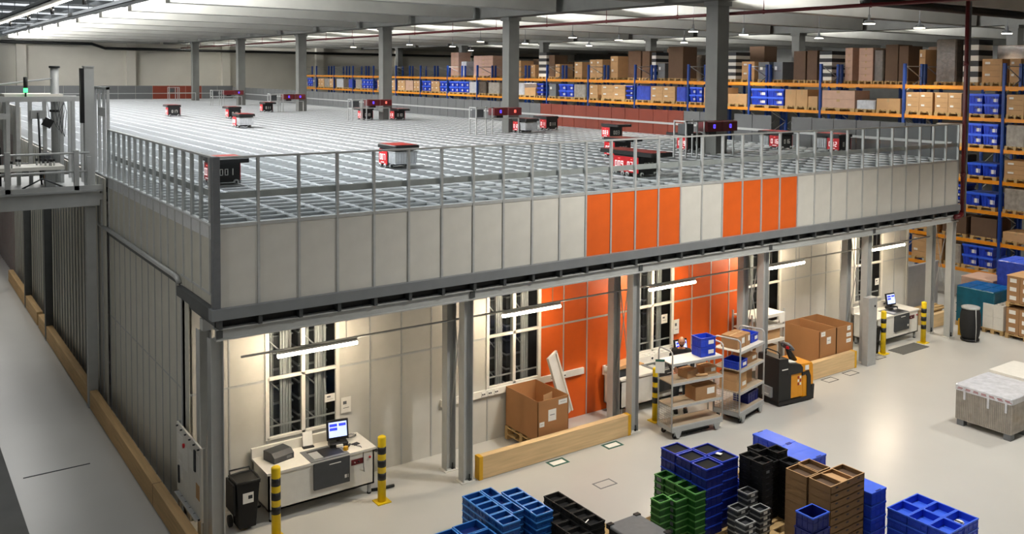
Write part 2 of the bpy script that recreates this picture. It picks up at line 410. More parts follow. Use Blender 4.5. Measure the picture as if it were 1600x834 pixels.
# back and right fence of the grid top
t = thing('rear_fence', 'low grey panel fence with a rust red stretch at the far grid edge', 'fence', (0, 69.4, 0))
x = 0
for i in range(16):
    x0 = i * 1.34; red = 14.4 < x0 + .67 < 18.9
    part('panel', MB().box(x0 + .01, x0 + 1.33, 0, .03, 5.37, 6.52, 'panel_rust' if red else 'panel_dark'), t, label='rust red panel' if red else None)
part('rail', MB().box(0, W, -.05, 0, 5.85, 5.9, 'alu'), t)
t = thing('right_fence', 'long grey panel fence with a rust red stretch along the racks', 'fence', (21.44, 0, 0))
RN = int(69.4 / .9); pg = {}
for i in range(RN):
    y = i * .9
    if 6.0 < y + .4 < 6.8 or 8.9 < y + .4 < 9.7: continue
    red = 11.3 < y + .45 < 21.6
    k = 'panel_rust' if red else 'panel_dark'
    part('panel', cached('rf' + k, lambda: MB().box(0, .03, .012, .888, 5.3, 6.42, k)), t, (0, y, 0), label='rust red panel' if red else None)
part('kick_rail', MB().box(-.05, 0, .2, 69, 5.84, 5.92, 'alu'), t)
part('gap_bar', MB().box(0, .03, 5.3, 9.95, 5.3, 5.42, 'alu'), t)
part('end_wall', MB().box(.0, .04, 0, 1.62, ZB, ZP, 'panel_side'), t)

# ================================================================ MEZZANINE STEEL
BX = [.04] + [.457 + 4.216 * i for i in range(1, 6)]
t = thing('edge_beam', 'grey steel edge channel and beam carrying the overhanging grid front', 'steel beam', (0, 0, 0))
part('channel', MB().box(-.1, W + .1, -.11, .08, 3.9, ZB, 'channel_grey'), t)
part('side_channel', MB().box(-.09, .0, .08, 2.04, 3.9, 4.07, 'steel_dark'), t)
mb = MB(); mb.box(-.02, W + .03, -.05, .13, 3.56, 3.585, 'steel_paint'); mb.box(-.02, W + .03, -.05, .13, 3.735, 3.75, 'steel_paint'); mb.box(-.02, W + .03, .0, .015, 3.57, 3.74, 'steel_paint')
part('beam', mb, t)
mb = MB(); mb.box(-.02, W, .7, .86, 3.56, 3.75, 'steel_paint'); part('rear_beam', mb, t)
jm = MB().box(-.03, .03, -.08, 1.6, 3.75, 3.9, 'steel_dark').mesh('joist')
for i in range(NX + 1): part('joist', jm, t, (min(max(i * P, .04), W - .04), 0, 0))
part('deck', MB().box(0, W, .1, 1.6, 3.88, 3.9, 'steel_dark'), t)
part('gap_shade', MB().box(0, W, .09, .1, 3.75, 3.9, 'black'), t)  # black strip painting the shade in the gap above the beam
cbm = MB().box(-.05, .05, -.062, -.05, 3.6, 3.72, 'steel_dark').mesh('cleat')
for b in BX: part('cleat', cbm, t, (b, 0.035, 0))
def hsec():
    mb = MB(); w = .1
    mb.box(-w, w, -.1, -.088, .02, 3.56, 'steel_paint'); mb.box(-w, w, .088, .1, .02, 3.56, 'steel_paint'); mb.box(-.006, .006, -.09, .09, .02, 3.56, 'steel_paint'); return mb
def hrot():
    mb = MB(); w = .1
    mb.box(-.1, -.088, -w, w, .02, 3.56, 'steel_paint'); mb.box(.088, .1, -w, w, .02, 3.56, 'steel_paint'); mb.box(-.09, .09, -.006, .006, .02, 3.56, 'steel_paint'); return mb
hm_ = hrot().mesh('shaft'); bp = MB().box(-.15, .15, -.13, .13, 0, .02, 'white').mesh('base_plate'); bo = MB().cyl((0, 0, .02), .014, .12, 8, 'black').cyl((0, 0, .02), .028, .03, 6, 'black').mesh('anchor_bolt')
for i, b in enumerate(BX):
    for j, y in enumerate((.21, .86)):
        t = thing('steel_column', 'grey steel H column, %s pair from the left, %s one' % (['first', 'second', 'third', 'fourth', 'fifth', 'sixth'][i], 'front' if j == 0 else 'rear'), 'column', (b, y, 0), 0, 'steel columns under the grid edge')
        part('shaft', hm_, t); part('base_plate', bp, t)
        part('anchor_bolt', bo, t, (.05, -.06, 0)); part('anchor_bolt', bo, t, (-.05, .06, 0))
    t = thing('cross_brace', 'crossed flat steel braces between the %s column pair' % ['first', 'second', 'third', 'fourth', 'fifth', 'sixth'][i], 'brace', (b, .3, 0), 0, 'cross braces between column pairs')
    part('strap', MB().tube([(.03, .02, 1.0), (.03, .45, 3.4)], .012, 6, 'galv'), t)
    part('strap', MB().tube([(-.03, .45, 1.0), (-.03, .02, 3.4)], .012, 6, 'galv'), t)

# ---- recessed wall
t = thing('recessed_wall', 'recessed wall of beige and orange panels with tall windows behind the workstations', 'panel wall', (0, WY, 0))
WIN = {2, 3, 9, 10, 15, 16, 21, 22, 28, 29}
ORW = {11, 12, 13, 14, 17, 18, 19, 20}
for i in range(NX):
    x0 = i * P
    m = 'panel_orange' if i in ORW else 'panel_grey'
    if i in WIN:
        part('panel', cached('rwl', lambda: MB().box(.012, P - .012, 0, .03, 0, 1.12, 'panel_grey')), t, (x0, 0, 0))
    else:
        part('panel', cached('rw' + m, lambda: MB().box(.012, P - .012, 0, .03, 0, 3.88, m)), t, (x0, 0, 0), label='orange panel' if i in ORW else None)
vm = MB().box(-.013, .013, -.012, .02, 0, 3.88, 'alu').mesh('batten')
for i in range(NX + 1):
    if i * P < .1: continue
    part('batten', vm, t, (i * P, 0, 0))
part('cross_batten', MB().box(0, W, -.01, .0, 2.2, 2.24, 'alu'), t)
part('end_post', MB().box(W - .03, W + .05, -.03, .06, 0, 3.9, 'panel_grey'), t)
wi = [('first', 2, 'the first scanning desk'), ('second', 9, 'the big carton'), ('third', 15, 'the desk by the order picker'), ('fourth', 21, 'the flow rack'), ('fifth', 28, 'the far scanning desk')]
for n, i, wh in wi:
    x0 = i * P
    t = thing('window_%d' % (wi.index((n, i, wh)) + 1), 'tall framed window in the recessed wall behind %s' % wh, 'window', (x0, WY, 0))
    t['kind'] = 'structure'; 
    for k in ('label', 'category'): del t[k]
    fr = MB()
    for x in (0, P, 2 * P): fr.box(x - .035, x + .035, -.03, .04, 1.12, 3.88, 'white')
    for z in (1.14, 2.24, 3.86): fr.box(0, 2 * P, -.03, .04, z - .025, z + .025, 'white')
    part('window_frame', fr, t)
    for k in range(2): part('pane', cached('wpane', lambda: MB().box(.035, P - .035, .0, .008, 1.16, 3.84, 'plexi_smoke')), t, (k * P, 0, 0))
    # uprights of the storage frame and bin stacks seen through the panes
    t2 = thing('storage_scaffold', 'aluminium uprights inside the store, seen through the window behind %s' % wh, 'scaffold', (x0, WY + .14, 0), 0, 'uprights behind the windows')
    um = cached('upr', lambda: MB().box(-.045, .045, -.005, .005, 0, 5.1, 'alu_lit').box(-.005, .005, -.04, .04, 0, 5.1, 'alu_lit').box(-.05, -.04, -.03, .03, 0, 5.1, 'alu_lit').box(.04, .05, -.03, .03, 0, 5.1, 'alu_lit'))
    for xx in (.16, .335, .5, .84, 1.005, 1.18):
        part('upright', um, t2, (xx, 0 if xx in (.335, 1.005) else .16, 0))
    br = cached('upb', lambda: MB().tube([(0, -.03, 0), (.3, .1, -.3)], .014, 6, 'alu_lit'))
    for zz in (1.55, 2.2, 2.95, 3.6):
        part('brace', br, t2, (.03, 0, zz)); part('brace', br, t2, (.7, 0, zz))
    part('cross_bar', MB().box(0, 1.34, -.05, -.03, 1.3, 1.33, 'alu_lit'), t2); part('cross_bar', MB().box(0, 1.34, -.05, -.03, 3.2, 3.23, 'alu_lit'), t2)
    for k in range(2):
        for z in range(11):
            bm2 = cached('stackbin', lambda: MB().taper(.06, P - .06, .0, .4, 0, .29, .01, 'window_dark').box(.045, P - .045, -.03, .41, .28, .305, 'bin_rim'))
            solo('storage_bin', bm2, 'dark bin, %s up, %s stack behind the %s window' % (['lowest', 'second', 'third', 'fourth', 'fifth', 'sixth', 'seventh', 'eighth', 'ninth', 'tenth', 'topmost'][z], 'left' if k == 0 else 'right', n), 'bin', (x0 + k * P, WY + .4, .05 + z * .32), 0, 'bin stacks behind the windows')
solo('shade_sheet', MB().box(.1, W - .1, 2.5, 2.56, 0, 4.7, 'window_dark'), 'dark sheet standing for the shaded depth of the store behind the windows', 'partition')  # dark colour stands for shade deep inside the store
# socket rails
for x0, x1, wh in ((4.9, 8.6, 'behind the big carton'), (9.9, 11.4, 'at the desk behind the order picker')):
    t = thing('socket_rail', 'white cable duct with black power sockets %s' % wh, 'cable duct', (x0, WY - .06, .98), 0)
    part('duct', MB().box(0, x1 - x0, 0, .055, 0, .14, 'white'), t)
    so = MB().box(-.05, .05, -.012, 0, .02, .12, 'paper').cyl((-.022, -.02, .07), .016, .012, 10, 'ink', axis='y').cyl((.022, -.02, .07), .016, .012, 10, 'ink', axis='y').mesh('socket')
    for k in range(3): part('socket', so, t, (1.0 + k * .16, 0, 0)); part('socket', so, t, (x1 - x0 - .9 + k * .16, 0, 0))
# wall tubes + lamps
for n, x0, x1, wh in (('first', 1.22, 2.67, 'the first scanning desk'), ('second', 5.82, 7.26, 'the big carton'), ('third', 9.8, 11.25, 'the order picker'), ('fourth', 13.78, 15.27, 'the flow rack'), ('fifth', 18.29, 19.86, 'the far scanning desk')):
    t = thing('tube_lamp', 'glowing tube lamp hanging under the grid edge above %s' % wh, 'lamp', (x0, .7, 2.92), 0, 'tube lamps over the workstations')
    part('tube', MB().tube([(0, 0, 0), (x1 - x0, 0, 0)], .035, 12, 'tube_glow'), t)
    part('housing', MB().box(0, x1 - x0, -.035, .035, .035, .07, 'white'), t)
    for xx in (.2, x1 - x0 - .2): part('hanger', MB().cyl((xx, 0, .07), .008, .6, 6, 'alu'), t)
t = thing('support_tube', 'long horizontal tube carrying the lamps under the grid edge', 'tube', (0, .7, 3.02))
part('tube', MB().tube([(.6, 0, 0), (21.2, 0, 0)], .02, 8, 'galv'), t)

# ================================================================ TIMBER GUARDS
def timber(name, x0, x1, y0, lab, h=.45, ends=(1, 1)):
    t = thing('timber_guard', lab, 'timber guard', (x0, y0, 0))
    L = x1 - x0
    part('beam', MB().box(0, L, 0, .16, .01, h, 'timber'), t)
    if ends[0]: part('yellow_end', MB().box(-.012, .07, -.004, .164, .0, h + .003, 'yellow_mark'), t, label='yellow painted end')
    if ends[1]: part('yellow_end', MB().box(L - .07, L + .012, -.004, .164, .0, h + .003, 'yellow_mark'), t, label='yellow painted end')
timber('a', 4.9, 8.72, .06, 'thick wooden guard beam with yellow ends in front of the big carton')
timber('b', 13.4, 16.72, .03, 'thick wooden guard beam with a yellow end before the double carton', ends=(0, 1))
timber('c', 21.75, 22.9, 1.0, 'short wooden guard beam beside the last steel column', .42, (0, 0))
timber('d', 22.0, 22.25, .0, 'short yellow ended block of timber right of the last column', .5, (1, 1))
for k, (a, b) in enumerate(((-6.5, 8.6), (8.9, 16.9), (17.2, 24.6))):
    t = thing('timber_guard', 'wooden guard beam along the left aisle wall, %s section' % ('nearest', 'middle', 'farthest')[k], 'timber guard', (-.39, a, 0), 0, 'aisle guard beams')
    part('beam', MB().box(0, .16, 0, b - a, .01, .41, 'timber_side'), t)
    if k == 0: part('joint', MB().box(-.002, .162, 9.1, 9.11, .01, .412, 'carton_dark'), t)

# left steel columns of the platform
for k, (y, lab) in enumerate(((8.75, 'tall steel column at the left aisle carrying the lift platform'), (15.4, 'dark steel column along the left aisle, second back'), (19.9, 'dark steel column along the left aisle, third back'))):
    t = thing('platform_column', lab, 'column', (-.3, y, 0))
    h = 7.9 if k == 0 else 4.75
    part('shaft', MB().box(-.1, .1, -.1, .1, .02, h, 'steel_paint' if k == 0 else 'steel_dark'), t)
    part('base_plate', MB().box(-.12, .12, -.12, .12, 0, .02, 'steel_paint'), t)
    if k == 0: part('head_plate', MB().box(-.11, .11, -.13, .13, h - .02, h, 'alu'), t); part('cable_box', MB().box(-.17, -.1, -.1, .1, 6.6, 7.85, 'black'), t)
# tall grid corner posts at the end of the side fence
t = thing('gate_frame', 'tall aluminium gate frame where the side fence meets the platform', 'frame', (0, 8.2, 0))
for yy, hh in ((0, 7.43), (.45, 7.4), (1.0, 7.4), (1.5, 7.4)): part('post', MB().box(-.03, .03, yy - .03, yy + .03, 5.35, hh, 'alu'), t)
part('top_bar', MB().box(-.03, .03, -.03, 1.53, 7.37, 7.43, 'alu'), t)
part('hinge_plate', MB().box(-.05, -.03, .1, .9, 6.75, 6.95, 'alu'), t)

# ---- lift platform left
t = thing('platform', 'grey steel platform beside the grid carrying the robot service lift', 'platform', (0, 8.5, 0))
part('edge_beam', MB().box(-9, -.15, -.06, .06, 4.72, 5.05, 'steel_paint'), t)
part('rear_beam', MB().box(-9, -.15, 3.4, 3.52, 4.72, 5.05, 'steel_paint'), t)
part('deck', MB().box(-9, -.05, -.12, 3.6, 5.05, 5.1, 'galv'), t)
part('grating', MB().box(-9, -.9, .1, .5, 5.1, 5.115, 'alu'), t)
part('toe_board', MB().box(-1.0 + .0, -.05, -.1, -.07, 5.1, 5.2, 'steel_paint'), t)
part('toe_board', MB().box(-9, -1.0, -.1, -.07, 5.1, 5.2, 'steel_paint'), t)
part('cross_tie', MB().box(-.15, .0, -.06, .06, 4.85, 5.0, 'steel_paint'), t)
t = thing('guard_railing', 'aluminium railing along the front of the lift platform', 'railing', (0, 8.45, 5.1))
for x in (-1.95, -.62, -3.6): part('post', MB().box(x - .05, x + .05, -.05, .05, 0, .9, 'alu'), t)
for z in (.42, .84): part('rail', MB().tube([(-6, 0, z), (-.35, 0, z)], .025, 10, 'alu'), t)
part('pillar', MB().box(-.4, -.32, -.04, .04, 0, .75, 'alu'), t)
t = thing('service_lift', 'aluminium framed robot lift with cables on the left platform', 'lift', (-1.2, 10.2, 5.1))
for x in (-.55, -.35, -.1, .2, .55, .8, 1.0): part('post', MB().box(x - .04, x + .04, -.04, .04, 0, 1.95, 'alu'), t)
for x in (-.5, .9): part('rear_post', MB().box(x - .04, x + .04, 1.1, 1.18, 0, 1.95, 'alu'), t)
part('top_beam', MB().box(-2.6, 1.05, -.06, .06, 1.95, 2.07, 'alu'), t)
part('top_beam', MB().box(-.6, 1.05, 1.08, 1.2, 1.95, 2.07, 'alu'), t)
part('side_beam', MB().box(-3, -.5, -.05, .05, 1.55, 1.68, 'alu'), t)
part('roof_plate', MB().box(-.6, .6, .05, 1.1, 2.07, 2.13, 'white'), t)
part('motor', MB().box(-.1, .2, -.12, -.05, 1.55, 1.75, 'galv'), t)
part('pulley', MB().box(.15, .35, -.14, -.06, 1.35, 1.55, 'black', Matrix.Translation((.25, 0, 1.45)) @ Matrix.Rotation(.5, 4, 'Y') @ Matrix.Translation((-.25, 0, -1.45))), t)
part('carriage', MB().bevbox(.08, .3, -.16, .1, .1, .75, .03, 'grey_dark'), t, label='dark carriage')
part('mast_cable', MB().tube([(.05, -.16, 1.7), (.07, -.18, .9), (.08, -.2, .2), (.1, -.22, -.1)], .022, 8, 'black'), t)
for k in range(4): part('cable', MB().tube([(.25 + .07 * k, -.08, 1.95), (.28 + .09 * k, -.1, 1.6 - .1 * k), (.42 + .06 * k, -.1, 1.35 - .08 * k), (.5 + .05 * k, -.1, 1.7), (.6, -.08, 1.95)], .007, 6, 'grey_dark'), t)
part('actuator', MB().box(-.85, -.7, -.05, .05, -.1, .9, 'black'), t)
t = thing('signal_tower', 'small black signal light with a green lamp on the lift frame', 'signal light', (-1.38, 10.2, 7.17))
part('pole', MB().cyl((0, 0, 0), .02, .1, 8, 'black'), t); part('green_lamp', MB().cyl((0, 0, .1), .045, .1, 12, 'green_glow'), t); part('cap', MB().cyl((0, 0, .2), .045, .26, 12, 'black'), t)
t = thing('lift_conveyor', 'white roller table with small black knobs behind the platform railing', 'conveyor', (-1.3, 9.1, 5.1))
part('top', MB().box(-1.4, .55, 0, .9, .42, .5, 'white'), t)
for x in (-1.0, .3): part('leg', MB().box(x - .1, x + .1, .3, .5, 0, .42, 'galv'), t)
kn = MB().cyl((0, 0, 0), .02, .1, 8, 'alu').cyl((0, 0, .1), .03, .06, 8, 'black').mesh('knob')
for x, y in ((-.85, .3), (-.6, .1), (-.5, .02), (-.35, .5), (-.3, .4), (.05, .5), (.12, .4), (.2, .3), (.28, .25), (.3, .15), (.36, .2)): part('knob', kn, t, (x, y, .5))
t = thing('brace_stand', 'dark triangular stand lying on the platform deck', 'stand', (-1.15, 8.75, 5.12))
part('base', MB().box(-.5, .35, -.03, .03, 0, .05, 'black'), t)
part('arm', MB().tube([(-.5, 0, .04), (-.1, 0, .25), (.3, 0, .04)], .018, 8, 'grey_dark'), t)
t = thing('control_lever', 'hanging black pendant control with orange tip on the lift', 'control', (-1.04, 9.9, 5.2))
part('cord', MB().cyl((0, 0, .14), .014, .5, 8, 'black'), t); part('grip', MB().cyl((0, 0, 0), .035, .14, 8, 'truck_yellow'), t)
solo('brace_rod', MB().tube([(-6, 10.2, 6.9), (-.8, 10.36, 7.6)], .02, 8, 'galv'), 'thin slanting rod above the lift frame at the far left', 'rod')
t = thing('lift_post', 'grey steel post with black caps beside the lift', 'post', (-.75, 10.4, 5.1))
part('shaft', MB().cyl((0, 0, 0), .09, 2.75, 16, 'galv'), t); part('cap', MB().cyl((0, 0, 2.75), .12, .05, 16, 'black'), t); part('collar', MB().cyl((0, 0, 1.7), .12, .05, 16, 'black'), t)

# far left boxes on the aisle
pallet_later = (-1.9, 22.3)
for z, w, lab in ((0, .7, 'brown carton at the bottom of the stack at the far end of the left aisle'), (.62, .66, 'brown carton second up in the stack at the left aisle end'), (1.22, .5, 'white printed carton topping the stack at the left aisle end')):
    t = thing('carton', lab, 'box', (-1.6 + (.7 - w), 22.4, z + .15), 0, 'cartons at the aisle end')
    part('body', MB().bevbox(-.3, w - .1, 0, .6, 0, .58, .004, 'carton' if z < 1 else 'carton_pink'), t)
    part('tape', MB().box(-.3, w - .1, .28, .34, .581, .584, 'tape'), t)

# grey kerb at the bottom left
struct('trim_20', B(-2.75, -2.32, -14, 7.0, 0, .12, m='concrete'))
solo('floor_slot', MB().box(-2.1, -.95, 5.25, 5.29, 0.0, .004, 'ink'), 'thin dark slot across the left aisle floor', 'drain slot')

# ================================================================ TOOL BOARD
t = thing('tool_board', 'white tool board with papers and hooks on the left corner columns', 'board', (-.13, .4, .5))
part('board', MB().box(-.015, .015, 0, 1.5, 0, 1.22, 'white'), t)
for y in (.0, 1.48): part('post', MB().box(.015, .055, y, y + .05, -.5, 1.22, 'galv'), t)
for y, z, w, h, m in ((.12, .75, .2, .3, 'paper'), (.45, .7, .22, .3, 'paper'), (.8, .55, .3, .4, 'paper'), (.1, .32, .2, .25, 'carton_light'), (1.15, .3, .2, .3, 'paper'), (1.1, .75, .25, .3, 'paper')):
    part('sheet', MB().box(-.02, -.015, y, y + w, z, z + h, m), t)
part('red_knob', MB().cyl((-.045, 1.0, .95), .04, .03, 12, 'red', axis='x'), t, label='red knob')
part('black_tool', MB().box(-.04, -.02, .28, .36, .75, 1.1, 'ink'), t)
part('black_tool', MB().box(-.04, -.02, 1.3, 1.36, .2, .5, 'ink'), t)
for z in (1.18, .02):
    for k in range(6): part('hook', MB().cyl((-.05, .1 + k * .26, z), .014, .05, 6, 'ink', axis='x'), t)
part('tray', MB().box(-.09, -.015, .1, 1.4, .0, .03, 'alu'), t)

# ================================================================ SCANNING DESKS
def desk(x0, y0, L, dep, lab, rz=0, far=False):
    t = thing('scanning_desk', lab, 'workstation', (x0, y0, 0), rz)
    part('worktop', MB().box(0, L, 0, dep, .85, .89, 'white'), t)
    fa = L * .41, L * .74
    bd = MB(); bd.box(.03, L - .03, .03, .06, .2, .85, 'white'); bd.box(.03, .06, .03, dep - .03, .2, .85, 'white'); bd.box(L - .06, L - .03, .03, dep - .03, .2, .85, 'white'); bd.box(.03, L - .03, dep - .06, dep - .03, .2, .85, 'white'); bd.box(.03, L - .03, .03, dep - .03, .2, .23, 'white')
    part('cabinet', bd, t)
    for x in (.1, L - .1):
        for y in (.1, dep - .1): part('leg', cached('dleg', lambda: MB().box(-.025, .025, -.025, .025, .03, .2, 'galv').cyl((0, 0, 0), .04, .03, 12, 'black')), t, (x, y, 0))
    fp = part('front_panel', MB().box(fa[0], fa[1], -.02, .04, .38, .86, 'grey_dark'), t, label='dark grey front panel')
    # bin opening with frame
    fr = MB(); a, b = fa[0] - .05, fa[1]
    fr.box(a, b, .0, .08, .888, .9, 'grey_mid'); fr.box(a, b, .48, .55, .888, .9, 'grey_mid'); fr.box(a, a + .09, .08, .48, .888, .9, 'grey_mid'); fr.box(b - .06, b, .08, .48, .888, .9, 'grey_mid')
    part('port_frame', fr, t)
    part('port', MB().box(a + .09, b - .06, .08, .48, .888, .894, 'black'), t, label='black bin opening')
    part('port_lip', MB().box(a + .1, a + .27, .1, .42, .894, .897, 'alu'), t)
    part('badge', MB().box(fa[0] + .28, fa[0] + .5, -.023, -.019, .78, .795, 'paper'), fp)
    part('mark', MB().box(fa[1] - .1, fa[1] - .06, -.023, -.02, .47, .53, 'paper').box(fa[1] - .04, fa[1] - .03, -.023, -.02, .47, .53, 'paper'), t)
    part('switch_plate', MB().box(L - .48, L - .24, .02, .032, .64, .74, 'red_dark').cyl((L - .42, .0, .69), .012, .02, 8, 'paper', axis='y').cyl((L - .34, .0, .69), .016, .02, 8, 'ink', axis='y'), t, label='dark red switch plate')
    part('button', MB().cyl((L - .12, .0, .72), .02, .025, 10, 'red', axis='y'), t)
    dc = part('cable_duct', MB().box(0, L * .78, dep - .06, dep, .89, 1.06, 'white'), t)
    so = cached('dsock', lambda: MB().box(-.05, .05, -.012, 0, -.04, .06, 'paper').cyl((0, -.02, .01), .03, .012, 10, 'ink', axis='y'))
    for x in (.35, .52, 1.5, L * .78 - .1): part('socket', so, dc, (x, dep - .06, .97))
    return t
d1 = desk(1.03, .72, 2.03, .86, 'white scanning desk under the first window, between the yellow bollards')
d2 = desk(18.55, .66, 2.15, .86, 'white scanning desk at the far right end of the recess')
d3 = desk(9.15, .92, 2.8, .66, 'beige work desk half hidden behind the bollard and the order picker')
def terminal(x, y, z, rz, lab):
    t = thing('touch_terminal', lab, 'terminal', (x, y, z), rz)
    part('base', MB().bevbox(-.17, .17, -.1, .13, 0, .07, .02, 'black'), t)
    part('stem', MB().box(-.03, .03, .02, .06, .06, .16, 'black'), t)
    T = Matrix.Translation((0, .02, .1)) @ Matrix.Rotation(-.2, 4, 'X')
    hs = part('screen_housing', MB().bevbox(-.2, .2, -.02, .04, 0, .36, .015, 'black', T), t)
    part('display', MB().box(-.165, .165, -.024, -.019, .05, .32, 'screen', T).box(-.15, -.01, -.027, -.024, .24, .29, 'screen_blue', T).box(.02, .15, -.027, -.024, .24, .29, 'screen_blue', T).box(-.15, -.01, -.027, -.024, .17, .22, 'screen_blue', T), hs, label='lit blue and white display')
    part('sticker', MB().box(-.06, .06, -.14, -.1, .01, .05, 'paper'), t)
terminal(2.52, 1.2, .89, -.18, 'black touch terminal with lit screen on the first scanning desk')
terminal(20.0, 1.15, .89, -.1, 'black touch terminal with lit screen on the far scanning desk')
terminal(11.45, 1.3, .89, -.1, 'black touch terminal with lit screen behind the order picker')
t = thing('label_printer', 'dark grey label printer on the left end of the first desk', 'printer', (1.42, 1.25, .89), .25)
mb = MB(); prof = [(-.17, 0), (.17, 0), (.17, .1), (.08, .17), (-.17, .17)]
T = Matrix(((0, 1, 0, 0), (0, 0, 1, 0), (1, 0, 0, 0), (0, 0, 0, 1)))
vs = [(-.2, -p, q) for p, q in prof] + [(.2, -p, q) for p, q in prof]
mb.add(vs, [[0, 1, 2, 3, 4], [9, 8, 7, 6, 5]] + [[i, 5 + i, 5 + (i + 1) % 5, (i + 1) % 5] for i in range(5)], 'grey_dark')
part('body', mb, t); part('label_roll', MB().box(.2, .203, -.1, .08, .05, .14, 'paper'), t); part('buttons', MB().box(.05, .15, -.172, -.168, .03, .08, 'grey_mid'), t)
t = thing('paper_stand', 'white notice in a stand at the back of the first desk', 'sign', (2.03, 1.42, .89), -.1)
part('sheet', MB().box(-.09, .09, 0, .006, .03, .28, 'paper', Matrix.Rotation(-.25, 4, 'X')), t); part('foot', MB().box(-.1, .1, -.05, .05, 0, .02, 'black'), t)
t = thing('hand_scanner', 'yellow and black hand scanner with curled cable on the first desk', 'scanner', (2.55, .9, .895), .6)
part('grip', MB().tube([(0, 0, .03), (.12, .03, .025), (.2, .05, .02)], [.022, .024, .02], 8, 'black'), t); part('head', MB().bevbox(-.06, .02, -.035, .035, 0, .07, .01, 'yellow_mark'), t)
part('cable', MB().tube([(.2, .05, .02), (.2, -.18, .01), (.14, -.27, -.05), (.1, -.3, -.3), (.16, -.28, -.45), (.24, -.28, -.3), (.25, -.25, -.03)], .007, 6, 'ink'), t)
solo('mouse_pad', MB().box(-.06, .06, -.05, .05, 0, .012, 'ink'), 'small black pad beside the terminal on the first desk', 'pad', (2.8, 1.05, .89), .2)
t = thing('cable_coil', 'coil of thin cable at the right rear of the first desk', 'cable', (2.85, 1.38, .9))
part('loop', MB().tube([(.1 * math.cos(a / 10 * 2 * PI), .08 * math.sin(a / 10 * 2 * PI), .01 + .002 * a) for a in range(21)], .006, 6, 'grey_dark'), t)
for (x, z, w, h, lab) in ((2.42, 1.6, .2, .15, 'white note taped to the lower right pane of the first window'), (2.74, 1.32, .2, .3, 'white printed notice on the panel right of the first window'), (11.0, 1.75, .2, .22, 'white note taped to the third window'), (11.42, 1.42, .18, .36, 'white notice on the orange panel right of the third window'), (19.75, 1.55, .2, .2, 'white note taped to the far right window')):
    t = thing('wall_notice', lab, 'notice', (x, WY - .035, z)); part('sheet', MB().box(0, w, -.004, 0, 0, h, 'paper'), t)
    part('print', MB().box(w * .2, w * .55, -.006, -.004, h * .55, h * .75, 'grey_mid').box(w * .2, w * .8, -.006, -.004, h * .3, h * .33, 'grey_mid'), t)
# pedal / cable beside desk
t = thing('handle_arm', 'black padded handle sticking out right of the first desk', 'handle', (3.06, 1.2, .66))
part('arm', MB().tube([(0, 0, 0), (.16, -.02, .0), (.22, -.05, -.05)], [.03, .05, .03], 8, 'black'), t)
solo('floor_cable', MB().tube([(3.02, .85, .03), (3.2, .8, .03), (3.45, .78, .03)], .03, 8, 'black'), 'thick black hose end on the floor right of the first desk', 'hose')
solo('floor_mat', MB().box(0, 1.3, 0, .5, 0, .012, 'mat_grey'), 'grey anti fatigue mat before the far scanning desk', 'mat', (18.8, -.05, 0))
# things on desk 3 (pieces of cardboard)
t = thing('cardboard_sheets', 'flat cardboard sheets lying on the desk left of the order picker', 'cardboard', (9.2, 1.02, .89), .0)
for k in range(3): part('sheet', MB().box(-.05 * k, .75 - .08 * k, .0, .42 - .04 * k, .2 + .025 * k, .22 + .025 * k, 'carton_light'), t, rz=.08 * k)
part('tray', MB().box(.05, .6, .05, .35, 0, .2, 'ink'), t)
t = thing('small_carton', 'small grey carton on the desk beside the yellow bollard', 'box', (9.5, 1.0, .89), .1)
part('body', MB().bevbox(0, .3, 0, .2, 0, .12, .003, 'grey_mid'), t); part('flap', MB().box(0, .3, .19, .2, .12, .2, 'carton'), t)

# ================================================================ BOLLARDS, BINS
def bollard(x, y, lab, n=3):
    t = thing('bollard', lab, 'bollard', (x, y, 0), 0, 'yellow bollards')
    part('post', cached('bolp', lambda: MB().lathe([(.075, .02), (.075, 1.19), (.07, 1.21), (.045, 1.225)], 24, 'yellow')), t)
    for k in range(n): part('stripe', cached('bolS', lambda: MB().lathe([(.0765, 0), (.0765, .13)], 24, 'black')), t, (0, 0, .42 + k * .24 if n == 3 else .62 + k * .26))
    part('foot_plate', cached('bolb', lambda: MB().box(-.13, .13, -.13, .13, 0, .02, 'yellow')), t)
bollard(1.0, .2, 'yellow black striped bollard beside the wheelie bin')
bollard(3.0, .36, 'yellow black striped bollard at the right end of the first desk')
bollard(9.72, .36, 'yellow black striped bollard left of the silver trolley')
bollard(18.42, .36, 'yellow bollard with two black stripes left of the far desk', 2)
bollard(20.34, .3, 'yellow black striped bollard right of the far desk')
t = thing('wheelie_bin', 'black wheelie bin with a bag and white label left of the first desk', 'bin', (.5, .66, 0))
bd = MB(); bd.taper(0, .38, 0, .42, .06, .82, .05, 'crate_black'); bd.box(-.01, .39, -.01, .43, .82, .86, 'crate_black'); part('body', bd, t)
part('bag', MB().box(.0, .38, .0, .42, .86, .875, 'black').tube([(0, 0, .87), (.2, -.01, .875), (.38, 0, .87), (.39, .2, .875), (.38, .42, .87), (.2, .43, .88), (0, .42, .87), (-.01, .2, .875), (0, 0, .87)], .022, 8, 'black'), t)
part('lid', MB().box(-.06, -.03, .0, .42, .35, .86, 'crate_black', Matrix.Translation((0, 0, 0))), t)
part('handle', MB().tube([(.02, .44, .86), (.02, .48, .93), (.36, .48, .93), (.36, .44, .86)], .014, 8, 'black'), t)
for x in (-.03, .37): part('wheel', MB().cyl((x, .38, .1), .1, .05, 18, 'rubber', axis='x'), t)
part('label', MB().box(.1, .28, .018, .02, .5, .68, 'paper', Matrix.Translation((0, -.01, 0))).box(.19, .26, .004, .009, .57, .63, 'ink'), t, label='white label with black print')
t = thing('waste_bag', 'tall round black sack on a wheeled stand right of the last column', 'waste bin', (21.72, -.38, 0))
